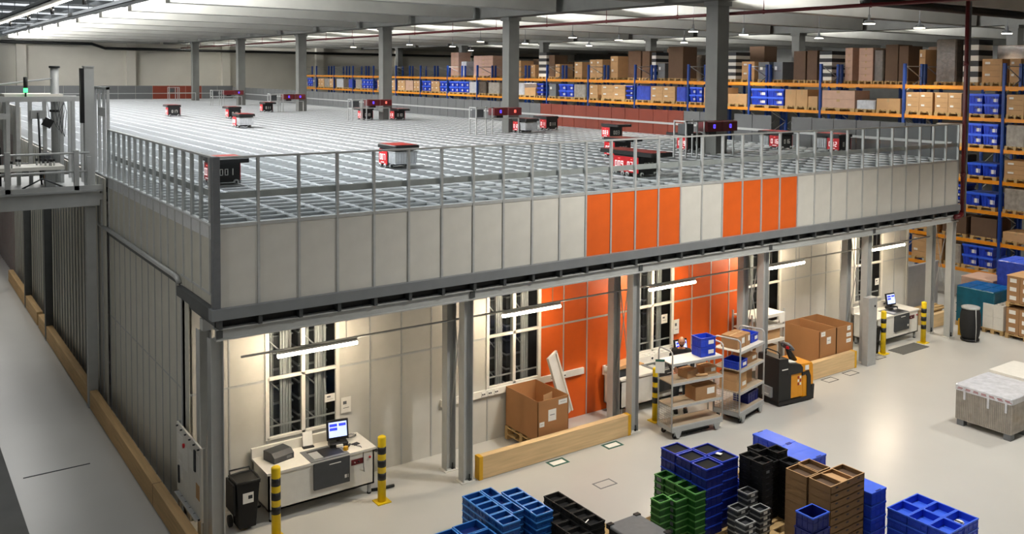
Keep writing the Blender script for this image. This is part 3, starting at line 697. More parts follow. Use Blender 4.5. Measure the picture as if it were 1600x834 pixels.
part('sack', MB().lathe([(.22, .06), (.27, .2), (.3, .5), (.29, .8), (.24, .98), (.2, 1.02)], 20, 'black_soft'), t)
part('rim', MB().lathe([(.26, .97), (.27, 1.02), (.2, 1.04)], 20, 'alu'), t)
part('base', MB().lathe([(.27, .03), (.27, .07)], 20, 'black'), t)
part('frame', MB().tube([(-.16, -.27, .05), (-.2, -.3, .5), (-.16, -.25, 1.0)], .012, 8, 'alu'), t)

# ================================================================ PALLETS AND BOXES
def pallet_mb(L=1.2, Wd=.8):
    mb = MB()
    for k in range(5): y = k * (Wd - .12) / 4; mb.box(0, L, y, y + .12 if k != 2 else y + .13, .122, .144, 'pallet')
    for k in range(3):
        x = k * (L - .14) / 2; mb.box(x, x + .14, 0, Wd, .1, .122, 'pallet')
    for i in range(3):
        for j in range(3):
            x = i * (L - .14) / 2; y = j * (Wd - .1) / 2; mb.box(x, x + .14, y, y + .1, .022, .1, 'pallet')
    for j in range(3): y = j * (Wd - .1) / 2; mb.box(0, L, y, y + .1, 0, .022, 'pallet')
    return mb
def pallet(x, y, z, lab, L=1.2, Wd=.8, parts=True, group=None):
    if not parts:
        return solo('pallet', cached(('pallet', L, Wd), lambda: pallet_mb(L, Wd)), lab, 'pallet', (x, y, z), 0, group)
    t = thing('pallet', lab, 'pallet', (x, y, z), 0, group)
    for k in range(5): yy = k * (Wd - .12) / 4; part('deck_board', cached(('db', L), lambda: MB().box(0, L, 0, .12, .122, .144, 'pallet')), t, (0, yy, 0))
    for k in range(3): part('stringer_board', cached(('sb', Wd), lambda: MB().box(0, .14, 0, Wd, .1, .122, 'pallet')), t, (k * (L - .14) / 2, 0, 0))
    for i in range(3):
        for j in range(3): part('block', cached('pblk', lambda: MB().box(0, .14, 0, .1, .022, .1, 'pallet')), t, (i * (L - .14) / 2, j * (Wd - .1) / 2, 0))
    for j in range(3): part('bottom_board', cached(('bb', L), lambda: MB().box(0, L, 0, .1, 0, .022, 'pallet')), t, (0, j * (Wd - .1) / 2, 0))
    return t
def open_carton(x, y, z, w, d, h, lab, stickers=()):
    t = thing('open_carton', lab, 'box', (x, y, z))
    mb = MB(); e = .012
    mb.box(0, w, 0, d, 0, .01, 'carton_big'); mb.box(0, w, 0, e, 0, h, 'carton_big'); mb.box(0, w, d - e, d, 0, h, 'carton_big'); mb.box(0, e, 0, d, 0, h, 'carton_big'); mb.box(w - e, w, 0, d, 0, h, 'carton_big')
    part('body', mb, t)
    for (sx, sz, sw, sh) in stickers:
        part('label', MB().box(sx, sx + sw, -.004, 0, sz, sz + sh, 'paper').box(sx + sw * .2, sx + sw * .8, -.006, -.004, sz + sh * .5, sz + sh * .56, 'grey_mid'), t, label='white label')
    return t
pallet(6.42, .3, 0, 'lower wooden pallet under the big open carton', .8, 1.22)
pallet(6.42, .3, .144, 'upper wooden pallet directly under the big open carton', .8, 1.22)
t = open_carton(6.44, .32, .29, .78, 1.2, .84, 'tall open brown carton on two pallets in front of the second window', ((.26, .38, .2, .24), (.52, .68, .22, .1), (.04, .3, .12, .1)))
solo('carton_flap', MB().box(0, .3, 0, .01, 0, .28, 'carton_light'), 'loose piece of cardboard standing inside the tall open carton', 'cardboard', (6.85, .7, .8), .3)
pallet(15.35, .2, 0, 'wooden pallet under the two joined open cartons', 1.45, 1.2, True)
open_carton(15.38, .22, .15, .7, 1.22, 1.0, 'open brown carton, left one of the pair behind the wooden guard', ((.06, .85, .17, .12), (.3, .62, .17, .18)))
open_carton(16.1, .22, .15, .72, 1.22, 1.0, 'open brown carton, right one of the pair behind the wooden guard', ((.45, .85, .14, .12), (.42, .68, .2, .1), (.42, .52, .2, .1), (.2, .06, .2, .11)))
t = thing('leaning_board', 'white metal shelf panel leaning on the orange wall beside the big carton', 'panel', (7.75, 1.3, 0))
T = Matrix.Translation((.3, 0, .34)) @ Matrix.Rotation(-.32, 4, 'Y') @ Matrix.Rotation(.35, 4, 'Z')
part('sheet', MB().box(-.35, .0, -.01, .01, 0, 1.5, 'white', T), t)
part('edge', MB().box(-.35, -.31, -.05, .01, 0, 1.5, 'white', T).box(-.04, .0, -.05, .01, 0, 1.5, 'white', T).box(-.35, 0, -.05, .01, 1.45, 1.5, 'white', T), t)
part('foot_prop', MB().box(-.1, .1, .05, .2, 0, .36, 'white'), t)
# grey cabinet on column, beside far desk
t = thing('control_cabinet', 'tall narrow grey control cabinet on the column left of the far desk', 'cabinet', (17.02, -.1, 0))
part('body', MB().bevbox(.02, .4, 0, .2, 0, 1.86, .008, 'galv'), t); part('lock', MB().cyl((.3, -.015, 1.62), .03, .02, 10, 'black', axis='y'), t)
t = thing('small_bin', 'black open bin under the left side of the far desk', 'bin', (18.0, .4, 0))
part('body', MB().taper(0, .35, 0, .4, .02, .75, .04, 'crate_black').box(-.01, .36, -.01, .41, .75, .78, 'crate_black'), t)
# flow rack behind trolley
t = thing('flow_rack', 'white shelving rack with cartons between the trolley and double carton', 'rack', (13.45, .85, 0))
for x in (0, 1.25):
    for y in (0, .65): part('upright', MB().box(x - .02, x + .02, y - .02, y + .02, 0, 1.75, 'alu'), t)
for z in (.35, .95, 1.3, 1.62):
    part('shelf', MB().box(0, 1.25, 0, .65, z, z + .03, 'white'), t)
    part('ledge', MB().box(0, 1.25, -.03, 0, z - .04, z + .04, 'white'), t)
part('sign', MB().box(1.05, 1.24, -.034, -.03, 1.4, 1.66, 'paper'), t)
for k, (x, z, w, h, m) in enumerate(((.1, .98, .5, .25, 'carton'), (.66, .98, .5, .26, 'carton_light'), (.1, .38, .95, .42, 'carton_light'))):
    t = thing('carton', 'brown carton on the white shelving rack, %s' % ('upper left', 'upper right', 'wide one on the bottom shelf')[k], 'box', (13.45 + x, .9, z))
    part('body', MB().bevbox(0, w, 0, .5, 0, h, .004, m), t); part('tape', MB().box(0, w, .22, .28, h, h + .002, 'tape'), t)

# floor marks
for k, (x, y, m, lab) in enumerate(((6.4, -.28, 'green_tape', 'dark green floor marking frame before the big carton, left one'), (7.85, -.26, 'green_tape', 'dark green floor marking frame before the big carton, right one'), (6.55, -1.6, 'grey_mid', 'faint worn floor marking frame away from the wooden guard'), (15.1, -.32, 'ink', 'dark floor marking frame before the double carton, left one'), (16.0, -.3, 'ink', 'dark floor marking frame before the double carton, right one'), (17.8, .1, 'ink', 'dark floor marking frame left of the far bollard'))):
    e = .045 if m == 'green_tape' else .025
    mb = MB(); mb.box(0, .42, 0, e, 0, .003, m); mb.box(0, .42, .27 - e, .27, 0, .003, m); mb.box(0, e, e, .27 - e, 0, .003, m); mb.box(.42 - e, .42, e, .27 - e, 0, .003, m)
    t = thing('floor_marking', lab, 'floor marking', (x, y, 0)); part('frame', mb, t)
    if m == 'green_tape': part('sheet', MB().box(.06, .36, .06, .21, 0, .002, 'paper'), t)
#@@PART2
# ================================================================ CRATES
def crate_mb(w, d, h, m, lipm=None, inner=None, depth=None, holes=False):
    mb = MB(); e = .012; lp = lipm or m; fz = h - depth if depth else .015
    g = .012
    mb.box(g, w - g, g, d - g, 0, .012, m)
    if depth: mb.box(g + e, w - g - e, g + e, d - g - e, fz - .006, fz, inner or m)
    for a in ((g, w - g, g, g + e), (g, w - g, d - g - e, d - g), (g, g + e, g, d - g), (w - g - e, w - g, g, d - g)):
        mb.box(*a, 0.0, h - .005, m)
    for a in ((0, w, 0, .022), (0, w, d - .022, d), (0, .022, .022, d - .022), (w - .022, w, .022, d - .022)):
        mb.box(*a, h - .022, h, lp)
    n = max(2, int(w / .11))
    for i in range(n + 1):
        x = g + (w - 2 * g - .012) * i / n
        mb.box(x, x + .012, .004, g, .01, h - .02, m); mb.box(x, x + .012, d - g, d - .004, .01, h - .02, m)
    n = max(2, int(d / .11))
    for i in range(n + 1):
        y = g + (d - 2 * g - .012) * i / n
        mb.box(.004, g, y, y + .012, .01, h - .02, m); mb.box(w - g, w - .004, y, y + .012, .01, h - .02, m)
    for z in (.012, h * .55):
        mb.box(.005, w - .005, .005, g, z, z + .012, m); mb.box(.005, g, .005, d - .005, z, z + .012, m); mb.box(w - g, w - .005, .005, d - .005, z, z + .012, m)
    if holes:
        mb.box(w * .36, w * .64, .002, .006, h * .62, h * .78, 'black'); mb.box(.002, .006, d * .36, d * .64, h * .62, h * .78, 'black')
    return mb
def stack(x, y, z0, n, key, mbf, h, lab, cat, group, label_mb=None, lab_every=1):
    kind = 'small_crate' if key in ('green', 'sgrey') or key.startswith('lb') else 'cardboard_bin' if key == 'cbin' else 'stacking_crate'
    me = cached(('crate', key), mbf)
    for k in range(n):
        top = n - 1 - k
        txt = ('topmost ' if top == 0 else ['', 'second', 'third', 'fourth', 'fifth', 'sixth', 'seventh', 'eighth', 'ninth', 'tenth', 'eleventh', 'twelfth', 'thirteenth'][top] + ' from top, ')
        txt = lab % (txt.strip() if top else 'topmost')
        if label_mb:
            t = thing(kind, txt, cat, (x, y, z0 + k * h), 0, group)
            bo_ = part('body', me, t)
            if k % lab_every == 0: part('label', cached(('clab', key), label_mb), bo_)
        else:
            solo(kind, me, txt, cat, (x, y, z0 + k * h), 0, group)
def card(x0, x1, y, z0, z1, m='paper'): return lambda: MB().box(x0, x1, y - .003, y, z0, z1, m)

# pallets beneath the stacks + stacks
pallet(6.62, -4.28, 0, 'pallet under the tall navy crate stack', .8, 1.2)
NV = [('back left', 6.64, -3.5), ('middle left', 6.63, -3.89), ('front left', 6.62, -4.28), ('back right', 7.06, -3.84), ('front right', 7.06, -4.22)]
for nm, x, y in NV:
    stack(x, y, .144, 7, 'navy', lambda: crate_mb(.4, .36, .165, 'blue_navy', 'blue_crate', 'crate_shade', .03), .165, 'navy stacking crate, %s in the ' + nm + ' column of the tall navy stack', 'crate', 'navy crates', card(.13, .2, .002, .05, .12, 'grey_mid') if nm == 'middle left' else None, 6)
solo('paper_slip', MB().box(0, .08, 0, .1, 0, .003, 'paper'), 'white slip lying on the front right navy crate', 'paper', (7.24, -4.0, 1.305), .3)
pallet(6.04, -4.36, 0, 'pallet under the green crates', .8, 1.2)
GR = [('farthest', 6.36, -3.52), ('second farthest', 6.38, -3.77), ('third farthest', 6.38, -4.02), ('nearest rear', 6.38, -4.27), ('middle front', 6.1, -4.1), ('left front', 5.86, -3.98)]
for i, (nm, x, y) in enumerate(GR):
    n = 7 if i < 4 else 6
    stack(x, y, .144, n, 'green', lambda: crate_mb(.28, .235, .115, 'green_crate', 'green_rim', 'green_shade', .07), .115, 'small green crate, %s in the ' + nm + ' column of the green stack', 'crate', 'green crates', (lambda: MB().box(.001, .004, .06, .17, .03, .09, 'grey_mid')) if i in (0, 4) else None)
pallet(3.75, -3.35, 0, 'pallet under the light blue crates', .9, 2.0)
LB = []
for k in range(6): LB.append(('left row, %s back' % ['farthest', 'second', 'third', 'fourth', 'fifth', 'nearest'][k], 3.62 + .0 * k, -1.66 - .215 * k, .34, .21, .62))
for k in range(3): LB.append(('middle row, %s back' % ['farthest', 'second', 'nearest'][k], 3.98, -1.78 - .345 * k, .22, .335, .6))
for k in range(5): LB.append(('right row, %s back' % ['farthest', 'second', 'third', 'fourth', 'nearest'][k], 4.24, -1.92 - .215 * k, .34, .21, .58))
for nm, x, y, w, d, zt in LB:
    stack(x, y, .144, 4, 'lb%g' % w, (lambda w=w, d=d: crate_mb(w, d, .118, 'blue_mid', 'blue_rim', 'blue_shade', .085)), .118, 'light blue small crate, %s, ' + nm, 'crate', 'light blue crates', None)
for k, (x, y, nm) in enumerate(((3.08, -2.42, 'right rear'), (2.6, -2.45, 'left'), (3.08, -2.8, 'right front'), (2.6, -2.83, 'left front'))):
    stack(x, y, .02, 3, 'lbbig', lambda: crate_mb(.46, .36, .155, 'blue_mid', 'blue_rim', 'blue_shade', .1), .155, 'wide light blue crate, %s at the bottom picture edge, ' + nm + ' stack', 'crate', 'wide light blue crates')
pallet(4.75, -3.5, 0, 'pallet under the low black crates', .85, 1.3)
for r in range(2):
    for k in range(5):
        x, y, n = (4.86 + .0 * r, -2.36 - .262 * k, 4) if r == 1 else (4.58, -2.62 - .262 * k, 3)
        if r == 0: x = 4.54
        stack(x, y, .144, n, 'lowblack', lambda: crate_mb(.32, .255, .095, 'crate_black', None, 'crate_black', .07), .095, 'low black crate, %s in the ' + ['left', 'right'][r] + ' row, ' + ['farthest', 'second', 'third', 'fourth', 'nearest'][k] + ' back', 'crate', 'low black crates')
solo('paper_slip', MB().box(0, .13, 0, .02, 0, .003, 'paper'), 'thin white strip lying on the low black crates', 'paper', (4.86, -3.3, .525), .5)
t = thing('covered_box', 'large dark grey lidded container at the bottom edge before the green crates', 'container', (4.86, -4.62, .0))
part('body', MB().taper(.02, .62, .02, .76, 0, .68, .02, 'crate_black'), t); part('lid', MB().bevbox(0, .64, 0, .78, .68, .72, .02, 'grey_mid'), t)
for x, y in ((0, .72), (.56, .72), (0, 0), (.56, 0)): part('corner_cap', MB().box(x - .01, x + .09, y - .01, y + .07, .66, .735, 'black'), t)
# big blue lidded crates
pallet(8.95, -4.28, 0, 'pallet under the bright blue lidded crates', .88, 1.5)
pallet(-1.92, 22.35, 0, 'pallet under the cartons at the far end of the left aisle', .9, .7)
def lid_crate():
    mb = crate_mb(.41, .73, .2, 'blue_crate')
    return mb
for k, (x, y, nm) in enumerate(((9.4, -3.54, 'rear'), (9.38, -4.28, 'right front'), (8.97, -4.28, 'left front'))):
    for z in range(3):
        t = thing('lidded_crate', 'bright blue lidded crate, %s of the %s stack' % (['bottom', 'middle', 'top'][z], nm), 'crate', (x, y, .144 + .217 * z), 0, 'bright blue lidded crates')
        part('body', cached('lcb', lid_crate), t)
        part('lid', cached('lcl', lambda: MB().box(.0, .41, .0, .364, .2, .216, 'blue_lid').box(.0, .41, .366, .73, .2, .216, 'blue_lid').box(.14, .27, .01, .03, .216, .222, 'blue_navy').box(.14, .27, .7, .72, .216, .222, 'blue_navy')), t)
# tall black stack
pallet(7.55, -4.75, 0, 'pallet under the tall black crates', 1.0, .8)
for k, (x, y, nm, n) in enumerate(((7.6, -4.36, 'left rear', 10), (7.6, -4.63, 'left front', 10), (7.96, -4.22, 'back', 10), (7.9, -4.5, 'middle', 9), (8.18, -4.46, 'right', 10), (8.18, -4.75, 'right front', 9))):
    stack(x, y, .144, n, 'tblack', lambda: crate_mb(.28, .265, .112, 'crate_black', None, 'crate_black', .08, True), .112, 'black stacking crate, %s in the ' + nm + ' column of the tall black stack', 'crate', 'tall black crates', card(.1, .18, .002, .04, .085, 'grey_mid') if k in (0, 1) else None, 8)
# grey small stacks
pallet(6.95, -4.98, 0, 'pallet under the small grey crates', .8, .6)
for k, (x, y, nm, n) in enumerate(((7.3, -4.58, 'tallest', 7), (7.02, -4.62, 'middle', 5), (6.9, -4.9, 'lowest', 4), (7.3, -4.86, 'front', 5))):
    stack(x, y, .144, n, 'sgrey', lambda: crate_mb(.26, .235, .095, 'grey_dark', 'galv', 'ink', .06), .095, 'small grey crate, %s in the ' + nm + ' grey column', 'crate', 'small grey crates', lambda: MB().box(.09, .18, .0, .004, .025, .07, 'paper'))
solo('blue_bin_edge', crate_mb(.1, .3, .6, 'blue_crate'), 'narrow bright blue bin showing behind the tall black crates', 'bin', (7.9, -3.95, 0))
# cardboard bins
def cb():
    w, d, h, e = .3, .43, .128, .008
    mb = MB(); mb.box(0, w, 0, d, 0, .008, 'cardboard_bin')
    mb.box(0, w, 0, e, 0, h, 'cardboard_bin'); mb.box(0, w, d - e, d, 0, h, 'cardboard_bin'); mb.box(0, e, 0, d, 0, h, 'cardboard_bin'); mb.box(w - e, w, 0, d, 0, h, 'cardboard_bin')
    mb.box(.0, w, .0, .016, h - .006, h, 'carton_light'); mb.box(.0, w, d - .016, d, h - .006, h, 'carton_light'); mb.box(0, .016, 0, d, h - .006, h, 'carton_light'); mb.box(w - .016, w, 0, d, h - .006, h, 'carton_light')
    mb.box(e, w - e, e, d - e, .05, .055, 'carton_dark')  # dark sheet paints the shade inside the bin
    mb.box(w * .5 - .03, w * .5 + .03, -.002, .0, .07, .095, 'ink')
    mb.box(.01, w - .01, .01, d - .01, h * .3, h * .32, 'carton_dark')
    return mb
pallet(7.5, -6.1, 0, 'pallet under the cardboard bins', 1.0, 1.2)
for k, (x, y, nm) in enumerate(((7.52, -5.62, 'left rear'), (7.84, -5.6, 'second rear'), (7.54, -6.07, 'left front'), (7.83, -6.07, 'middle front'), (8.12, -6.06, 'right front'))):
    stack(x, y, .144, 10, 'cbin', cb, .128, 'brown cardboard bin, %s in the ' + nm + ' column of the cardboard stack', 'bin', 'cardboard bins')
solo('carton_sheet', MB().box(0, .26, 0, .38, 0, .004, 'carton_light', Matrix.Rotation(.16, 4, 'Y')), 'light brown cardboard sheet lying in the middle front cardboard bin', 'cardboard', (7.85, -6.04, 1.4))
solo('navy_crate_edge', crate_mb(.4, .34, .24, 'blue_navy', 'blue_lid', 'blue_navy', .2), 'dark blue crate at the bottom picture edge before the cardboard bins', 'crate', (6.95, -6.2, .9))
solo('crate_plinth', crate_mb(.42, .36, .9, 'blue_navy'), 'dark blue bin carrying the crate before the cardboard bins', 'bin', (6.94, -6.21, 0))
for z in range(5):
    t = thing('lidded_crate', 'bright blue lidded crate right of the cardboard bins, %s' % ['bottom one', 'second up', 'third up', 'fourth up', 'top one'][z], 'crate', (8.5, -6.15, .0 + .217 * z), 0, 'blue crates right of the cardboard bins')
    part('body', cached('lcb', lid_crate), t); part('lid', CACHE['lcl'], t)
# blue two by three stack, bottom right
pallet(8.62, -7.5, 0, 'pallet under the blue two by three crate stack', .9, 1.15)
for i in range(2):
    for j in range(3):
        nm = ['left', 'right'][i] + ' ' + ['rear', 'middle', 'front'][j]
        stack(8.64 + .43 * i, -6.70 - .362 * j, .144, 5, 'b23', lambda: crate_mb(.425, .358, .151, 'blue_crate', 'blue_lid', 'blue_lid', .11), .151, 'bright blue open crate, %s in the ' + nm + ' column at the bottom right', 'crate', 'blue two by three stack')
t = thing('bagged_part', 'clear bag with a pale part lying in the right front blue crate', 'bag', (9.2, -7.25, .8))
part('bag', MB().bevbox(-.08, .1, -.06, .08, 0, .06, .03, 'paper'), t); part('strip', MB().box(-.02, .02, -.07, .06, .06, .066, 'ink'), t)

# ================================================================ RIGHT EDGE PALLETS
t = thing('wrapped_pallet_load', 'film wrapped grey bundle of flat cartons on a pallet at the right edge', 'pallet load', (15.12, -5.05, 0))
bd = MB(); bd.bevbox(0, 1.38, 0, 1.3, .14, .9, .03, 'wrap_grey')
for k in range(30): bd.box(-.006, 0, .03 + k * .0425, .05 + k * .0425, .16, .84, 'wrap_stripe')
part('bundle', bd, t)
part('film', MB().bevbox(-.012, 1.4, -.012, 1.312, .80, .935, .03, 'wrap_white'), t, label='whitish film cover')
mb = MB()
for k in range(7): mb.box(-.016, -.012, .04 + k * .18, .15 + k * .18, .86, .875, 'red_top'); mb.box(-.016, -.012, .0 + k * .19, .12 + k * .19, .835, .845, 'red_top')
part('printed_strip', mb, t, label='red printed strip')
part('film_tail', MB().box(-.018, -.012, 1.05, 1.1, .62, .84, 'wrap_white').box(-.018, -.012, .5, .55, .58, .84, 'wrap_white').box(-.018, -.012, .1, .15, .6, .84, 'wrap_white'), t)
for y in (0.02, 1.1):
    for x in (0.02, .62, 1.2): part('foot', cached('pfoot', lambda: MB().box(0, .15, 0, .16, 0, .14, 'grey_mid')), t, (x, y, 0))
t = thing('white_box', 'large plain white box standing behind the wrapped bundle', 'box', (17.3, -4.9, 0))
part('body', MB().bevbox(0, 1.2, 0, 1.55, .0, .74, .006, 'white'), t); part('handle_slot', MB().box(-.003, 0, 1.1, 1.28, .3, .4, 'ink'), t)
pallet(15.3, -6.4, 0, 'empty grey pallet at the right picture edge before the bundle', 1.2, .9)

# ================================================================ FORKLIFT (tow truck)
t = thing('pallet_truck', 'black and yellow electric pallet truck parked right of the trolleys', 'pallet truck', (12.66, -.72, 0), math.radians(-6))
def xz(poly, y0, y1, m, T=None):
    mb = MB(); n = len(poly)
    vs = [(x, y0, z) for x, z in poly] + [(x, y1, z) for x, z in poly]
    mb.add(vs, [list(range(n)), [2 * n - 1 - i for i in range(n)]] + [[(i + 1) % n, i, n + i, n + (i + 1) % n] for i in range(n)], m, T); return mb
part('mast_cover', xz([(0, .05), (.4, .05), (.4, .92), (.3, 1.02), (.3, 1.12), (.02, 1.14), (0, 1.1)], 0, .72, 'black'), t)
part('battery_box', xz([(.38, .14), (.82, .14), (.82, .74), (.38, .74)], .02, .7, 'truck_yellow'), t, label='yellow battery cover')
part('top_cover', xz([(.28, .72), (.78, .72), (.78, .84), (.7, .93), (.3, 1.0)], -.005, .72, 'black'), t)
part('hood', xz([(.7, .1), (1.12, .1), (1.14, .5), (1.12, .86), (1.08, .92), (.68, .92), (.66, .76), (.78, .72), (.82, .14)], .01, .71, 'truck_yellow'), t)
part('side_frame', xz([(.76, .72), (.98, .74), (1.04, .6), (1.06, .1), (.92, .1), (.92, .6), (.88, .66), (.76, .64)], -.012, .732, 'black'), t)
part('skirt', xz([(.0, .03), (1.14, .03), (1.16, .38), (1.07, .38), (1.05, .12), (0, .12)], -.015, .735, 'black'), t)
part('tiller_arm', MB().tube([(.82, .36, .9), (.74, .36, 1.02), (.66, .36, 1.14), (.6, .36, 1.24)], [.09, .08, .065, .05], 12, 'black'), t)
hd = MB().tube([(.62, .16, 1.25), (.56, .2, 1.34), (.52, .36, 1.38), (.56, .52, 1.34), (.62, .56, 1.25), (.62, .36, 1.22), (.62, .16, 1.25)], .03, 10, 'grey_mid'); hd.bevbox(.52, .66, .28, .44, 1.26, 1.37, .03, 'grey_dark'); part('tiller_head', hd, t)
part('red_button', MB().box(.5, .53, .22, .3, 1.26, 1.32, 'red'), t, label='red button')
part('loop_handle', MB().tube([(.1, .1, 1.1), (.1, .1, 1.24), (.1, .16, 1.27), (.1, .5, 1.27), (.1, .56, 1.24), (.1, .56, 1.1)], .016, 8, 'black'), t)
part('display', MB().box(.42, .64, .1, .3, .96, .975, 'paper', Matrix.Rotation(.12, 4, 'Y') @ Matrix.Translation((-.1, 0, .06))), t)
part('sticker', MB().box(.86, .98, -.002, .009, .76, .87, 'paper'), t)
mb = MB()
for i in range(2):
    for j in range(3): mb.box(.63 + .07 * i, .68 + .07 * i, .016, .02, .42 + .08 * j, .48 + .08 * j, 'red_top' if (i + j) % 2 == 0 else 'paper')
part('warning_labels', mb, t)
part('badge', MB().box(.1, .3, -.002, 0, .86, .885, 'paper'), t)
part('coupling', MB().box(-.06, .0, .2, .5, .18, .42, 'galv').box(-.1, -.04, .25, .45, .22, .26, 'alu'), t)
for x, y in ((.2, .1), (.2, .62), (.95, .1), (.95, .62)): part('wheel', cached('ptw', lambda: MB().cyl((0, -.04, .07), .07, .08, 16, 'rubber', axis='y')), t, (x, y, 0))

# ================================================================ TROLLEYS
def small_carton(t0, x, y, z, w, d, h, rz, lab, m='carton', lb=True):
    t = thing('carton', lab, 'box', (t0[0] + math.cos(t0[2]) * x - math.sin(t0[2]) * y, t0[1] + math.sin(t0[2]) * x + math.cos(t0[2]) * y, z), t0[2] + rz)
    part('body', MB().bevbox(0, w, 0, d, 0, h, .003, m), t); part('tape', MB().box(0, w, d * .45, d * .55, h, h + .002, 'tape'), t)
    if lb: part('label', MB().box(w * .55, w * .9, -.003, 0, h * .35, h * .8, 'paper'), t)
def loc_crate(t0, x, y, z, w, d, h, rz, lab, m='blue_crate', lb=True):
    t = thing('crate', lab, 'crate', (t0[0] + math.cos(t0[2]) * x - math.sin(t0[2]) * y, t0[1] + math.sin(t0[2]) * x + math.cos(t0[2]) * y, z), t0[2] + rz)
    part('body', crate_mb(w, d, h, m, m, m, h * .8), t)
    if lb: part('label', MB().box(w * .5, w * .85, -.004, -.0, h * .3, h * .7, 'paper'), t)
def trolley(x, y, rz, L, Wd, lab):
    t = thing('order_trolley', lab, 'trolley', (x, y, 0), rz)
    for xx in (0, L):
        pts = [(xx, 0, .2), (xx, 0, 1.84), (xx, .02, 1.89), (xx, .07, 1.92), (xx, Wd - .07, 1.92), (xx, Wd - .02, 1.89), (xx, Wd, 1.84), (xx, Wd, .2)]
        part('end_frame', MB().tube(pts, .019, 10, 'alu'), t)
    for k, z in enumerate((.26, .7, 1.2, 1.63)):
        part('shelf', MB().box(.0, L, .0, Wd, z, z + .02, 'white' if k == 3 else 'ply'), t)
        ed = MB(); ed.box(0, L, -.015, .0, z - .03, z + .025, 'alu'); ed.box(0, L, Wd, Wd + .015, z - .03, z + .025, 'alu')
        part('shelf_edge', ed, t)
    bs = MB(); bs.box(0, L, -.02, .02, .16, .26, 'galv'); bs.box(0, L, Wd - .02, Wd + .02, .16, .26, 'galv'); bs.box(0, .04, 0, Wd, .16, .26, 'galv'); bs.box(L - .04, L, 0, Wd, .16, .26, 'galv')
    for xx in (.06, L - .26): bs.add([(xx, -.03, .18), (xx + .2, -.03, .18), (xx + .13, -.03, .03), (xx + .07, -.03, .03), (xx, .0, .18), (xx + .2, .0, .18), (xx + .13, .0, .03), (xx + .07, .0, .03)], [[0, 3, 2, 1], [4, 5, 6, 7], [0, 4, 7, 3], [1, 2, 6, 5], [3, 7, 6, 2], [0, 1, 5, 4]], 'galv')
    part('base_frame', bs, t)
    for xx in (.12, L - .12):
        for yy in (.05, Wd - .05): part('caster', cached('cast', lambda: MB().cyl((0, -.015, .06), .06, .03, 16, 'rubber', axis='y').box(-.03, .03, -.025, .025, .06, .16, 'galv')), t, (xx, yy, 0))
    mesh = MB()
    for k in range(9): mesh.tube([(-.004, Wd * k / 8, .28), (-.004, Wd * k / 8, .72)], .004, 4, 'galv')
    for k in range(9): mesh.tube([(-.004, 0, .28 + .05 * k), (-.004, Wd, .28 + .05 * k)], .004, 4, 'galv')
    part('end_mesh', mesh, t)
    return (x, y, rz)
def agv(x, y, rz, lab):
    t = thing('transport_robot', lab, 'robot', (x, y, 0), rz)
    part('body', MB().bevbox(0, .8, 0, .46, .03, .15, .05, 'black'), t)
    part('bumper', MB().bevbox(-.02, .82, -.02, .48, .045, .08, .05, 'rubber'), t)
    for xx in (.2, .6):
        for yy in (.06, .4): part('wheel', cached('agw', lambda: MB().cyl((0, -.02, .05), .05, .04, 14, 'rubber', axis='y')), t, (xx, yy, 0))
T1 = trolley(9.24, -.68, math.radians(-7), 1.38, .5, 'silver shelf trolley in front of the order picker, nearer the bollard')
agv(9.57, -.62, math.radians(-7), 'flat black transport robot under the silver trolley nearer the bollard')
loc_crate(T1, .82, .08, 1.652, .42, .34, .21, .0, 'lower blue crate on the top shelf of the nearer trolley')
loc_crate(T1, .82, .08, 1.864, .42, .34, .21, .0, 'upper open blue crate on the top shelf of the nearer trolley')
small_carton(T1, .5, .12, 1.222, .32, .3, .17, .15, 'brown carton in the middle of the second shelf of the nearer trolley', lb=False)
small_carton(T1, .98, .14, 1.222, .34, .3, .17, 0, 'brown carton right on the second shelf of the nearer trolley')
small_carton(T1, .68, .06, .722, .58, .38, .3, 0, 'larger open brown carton on the third shelf of the nearer trolley')
solo('paper_roll', MB().tube([(0, 0, .03), (.26, -.1, .03)], .03, 10, 'carton_light'), 'small pale cardboard roll on the second shelf of the nearer trolley', 'roll', (10.0, -.62, 1.222))
t = thing('shelf_card', 'white and green card hooked on the left end of the nearer trolley', 'card', (9.12, -.42, 1.42), math.radians(-40)); part('sheet', MB().box(-.1, .1, 0, .008, 0, .3, 'paper'), t); part('header', MB().box(-.1, .1, -.004, 0, .25, .3, 'green_tape'), t)
T2 = trolley(11.08, -.93, math.radians(14), 1.15, .66, 'silver shelf trolley with cartons, beside the yellow pallet truck')
agv(11.3, -.8, math.radians(14), 'flat black transport robot under the carton trolley beside the truck')
small_carton(T2, .12, .14, 1.652, .36, .42, .28, 0, 'brown carton left on the top shelf of the carton trolley')
small_carton(T2, .5, .14, 1.652, .22, .4, .28, 0, 'narrow brown carton on the top shelf of the carton trolley')
loc_crate(T2, .76, .14, 1.652, .36, .4, .2, 0, 'blue crate right on the top shelf of the carton trolley')
loc_crate(T2, .02, .06, 1.222, .44, .42, .18, 0, 'blue lattice crate left on the second shelf of the carton trolley')
small_carton(T2, .52, .12, 1.222, .52, .4, .16, 0, 'low brown carton on the second shelf of the carton trolley')
small_carton(T2, .04, .1, .722, .48, .44, .2, 0, 'lower brown carton left on the third shelf of the carton trolley', 'carton_light')
small_carton(T2, .04, .1, .925, .46, .44, .2, 0, 'upper brown carton left on the third shelf of the carton trolley', 'carton_light', False)
small_carton(T2, .6, .2, .722, .36, .36, .34, 0, 'brown carton right on the third shelf of the carton trolley', 'carton', False)
loc_crate(T2, .6, .1, .282, .5, .4, .24, 0, 'dark blue crate on the bottom shelf of the carton trolley', 'blue_navy', False)

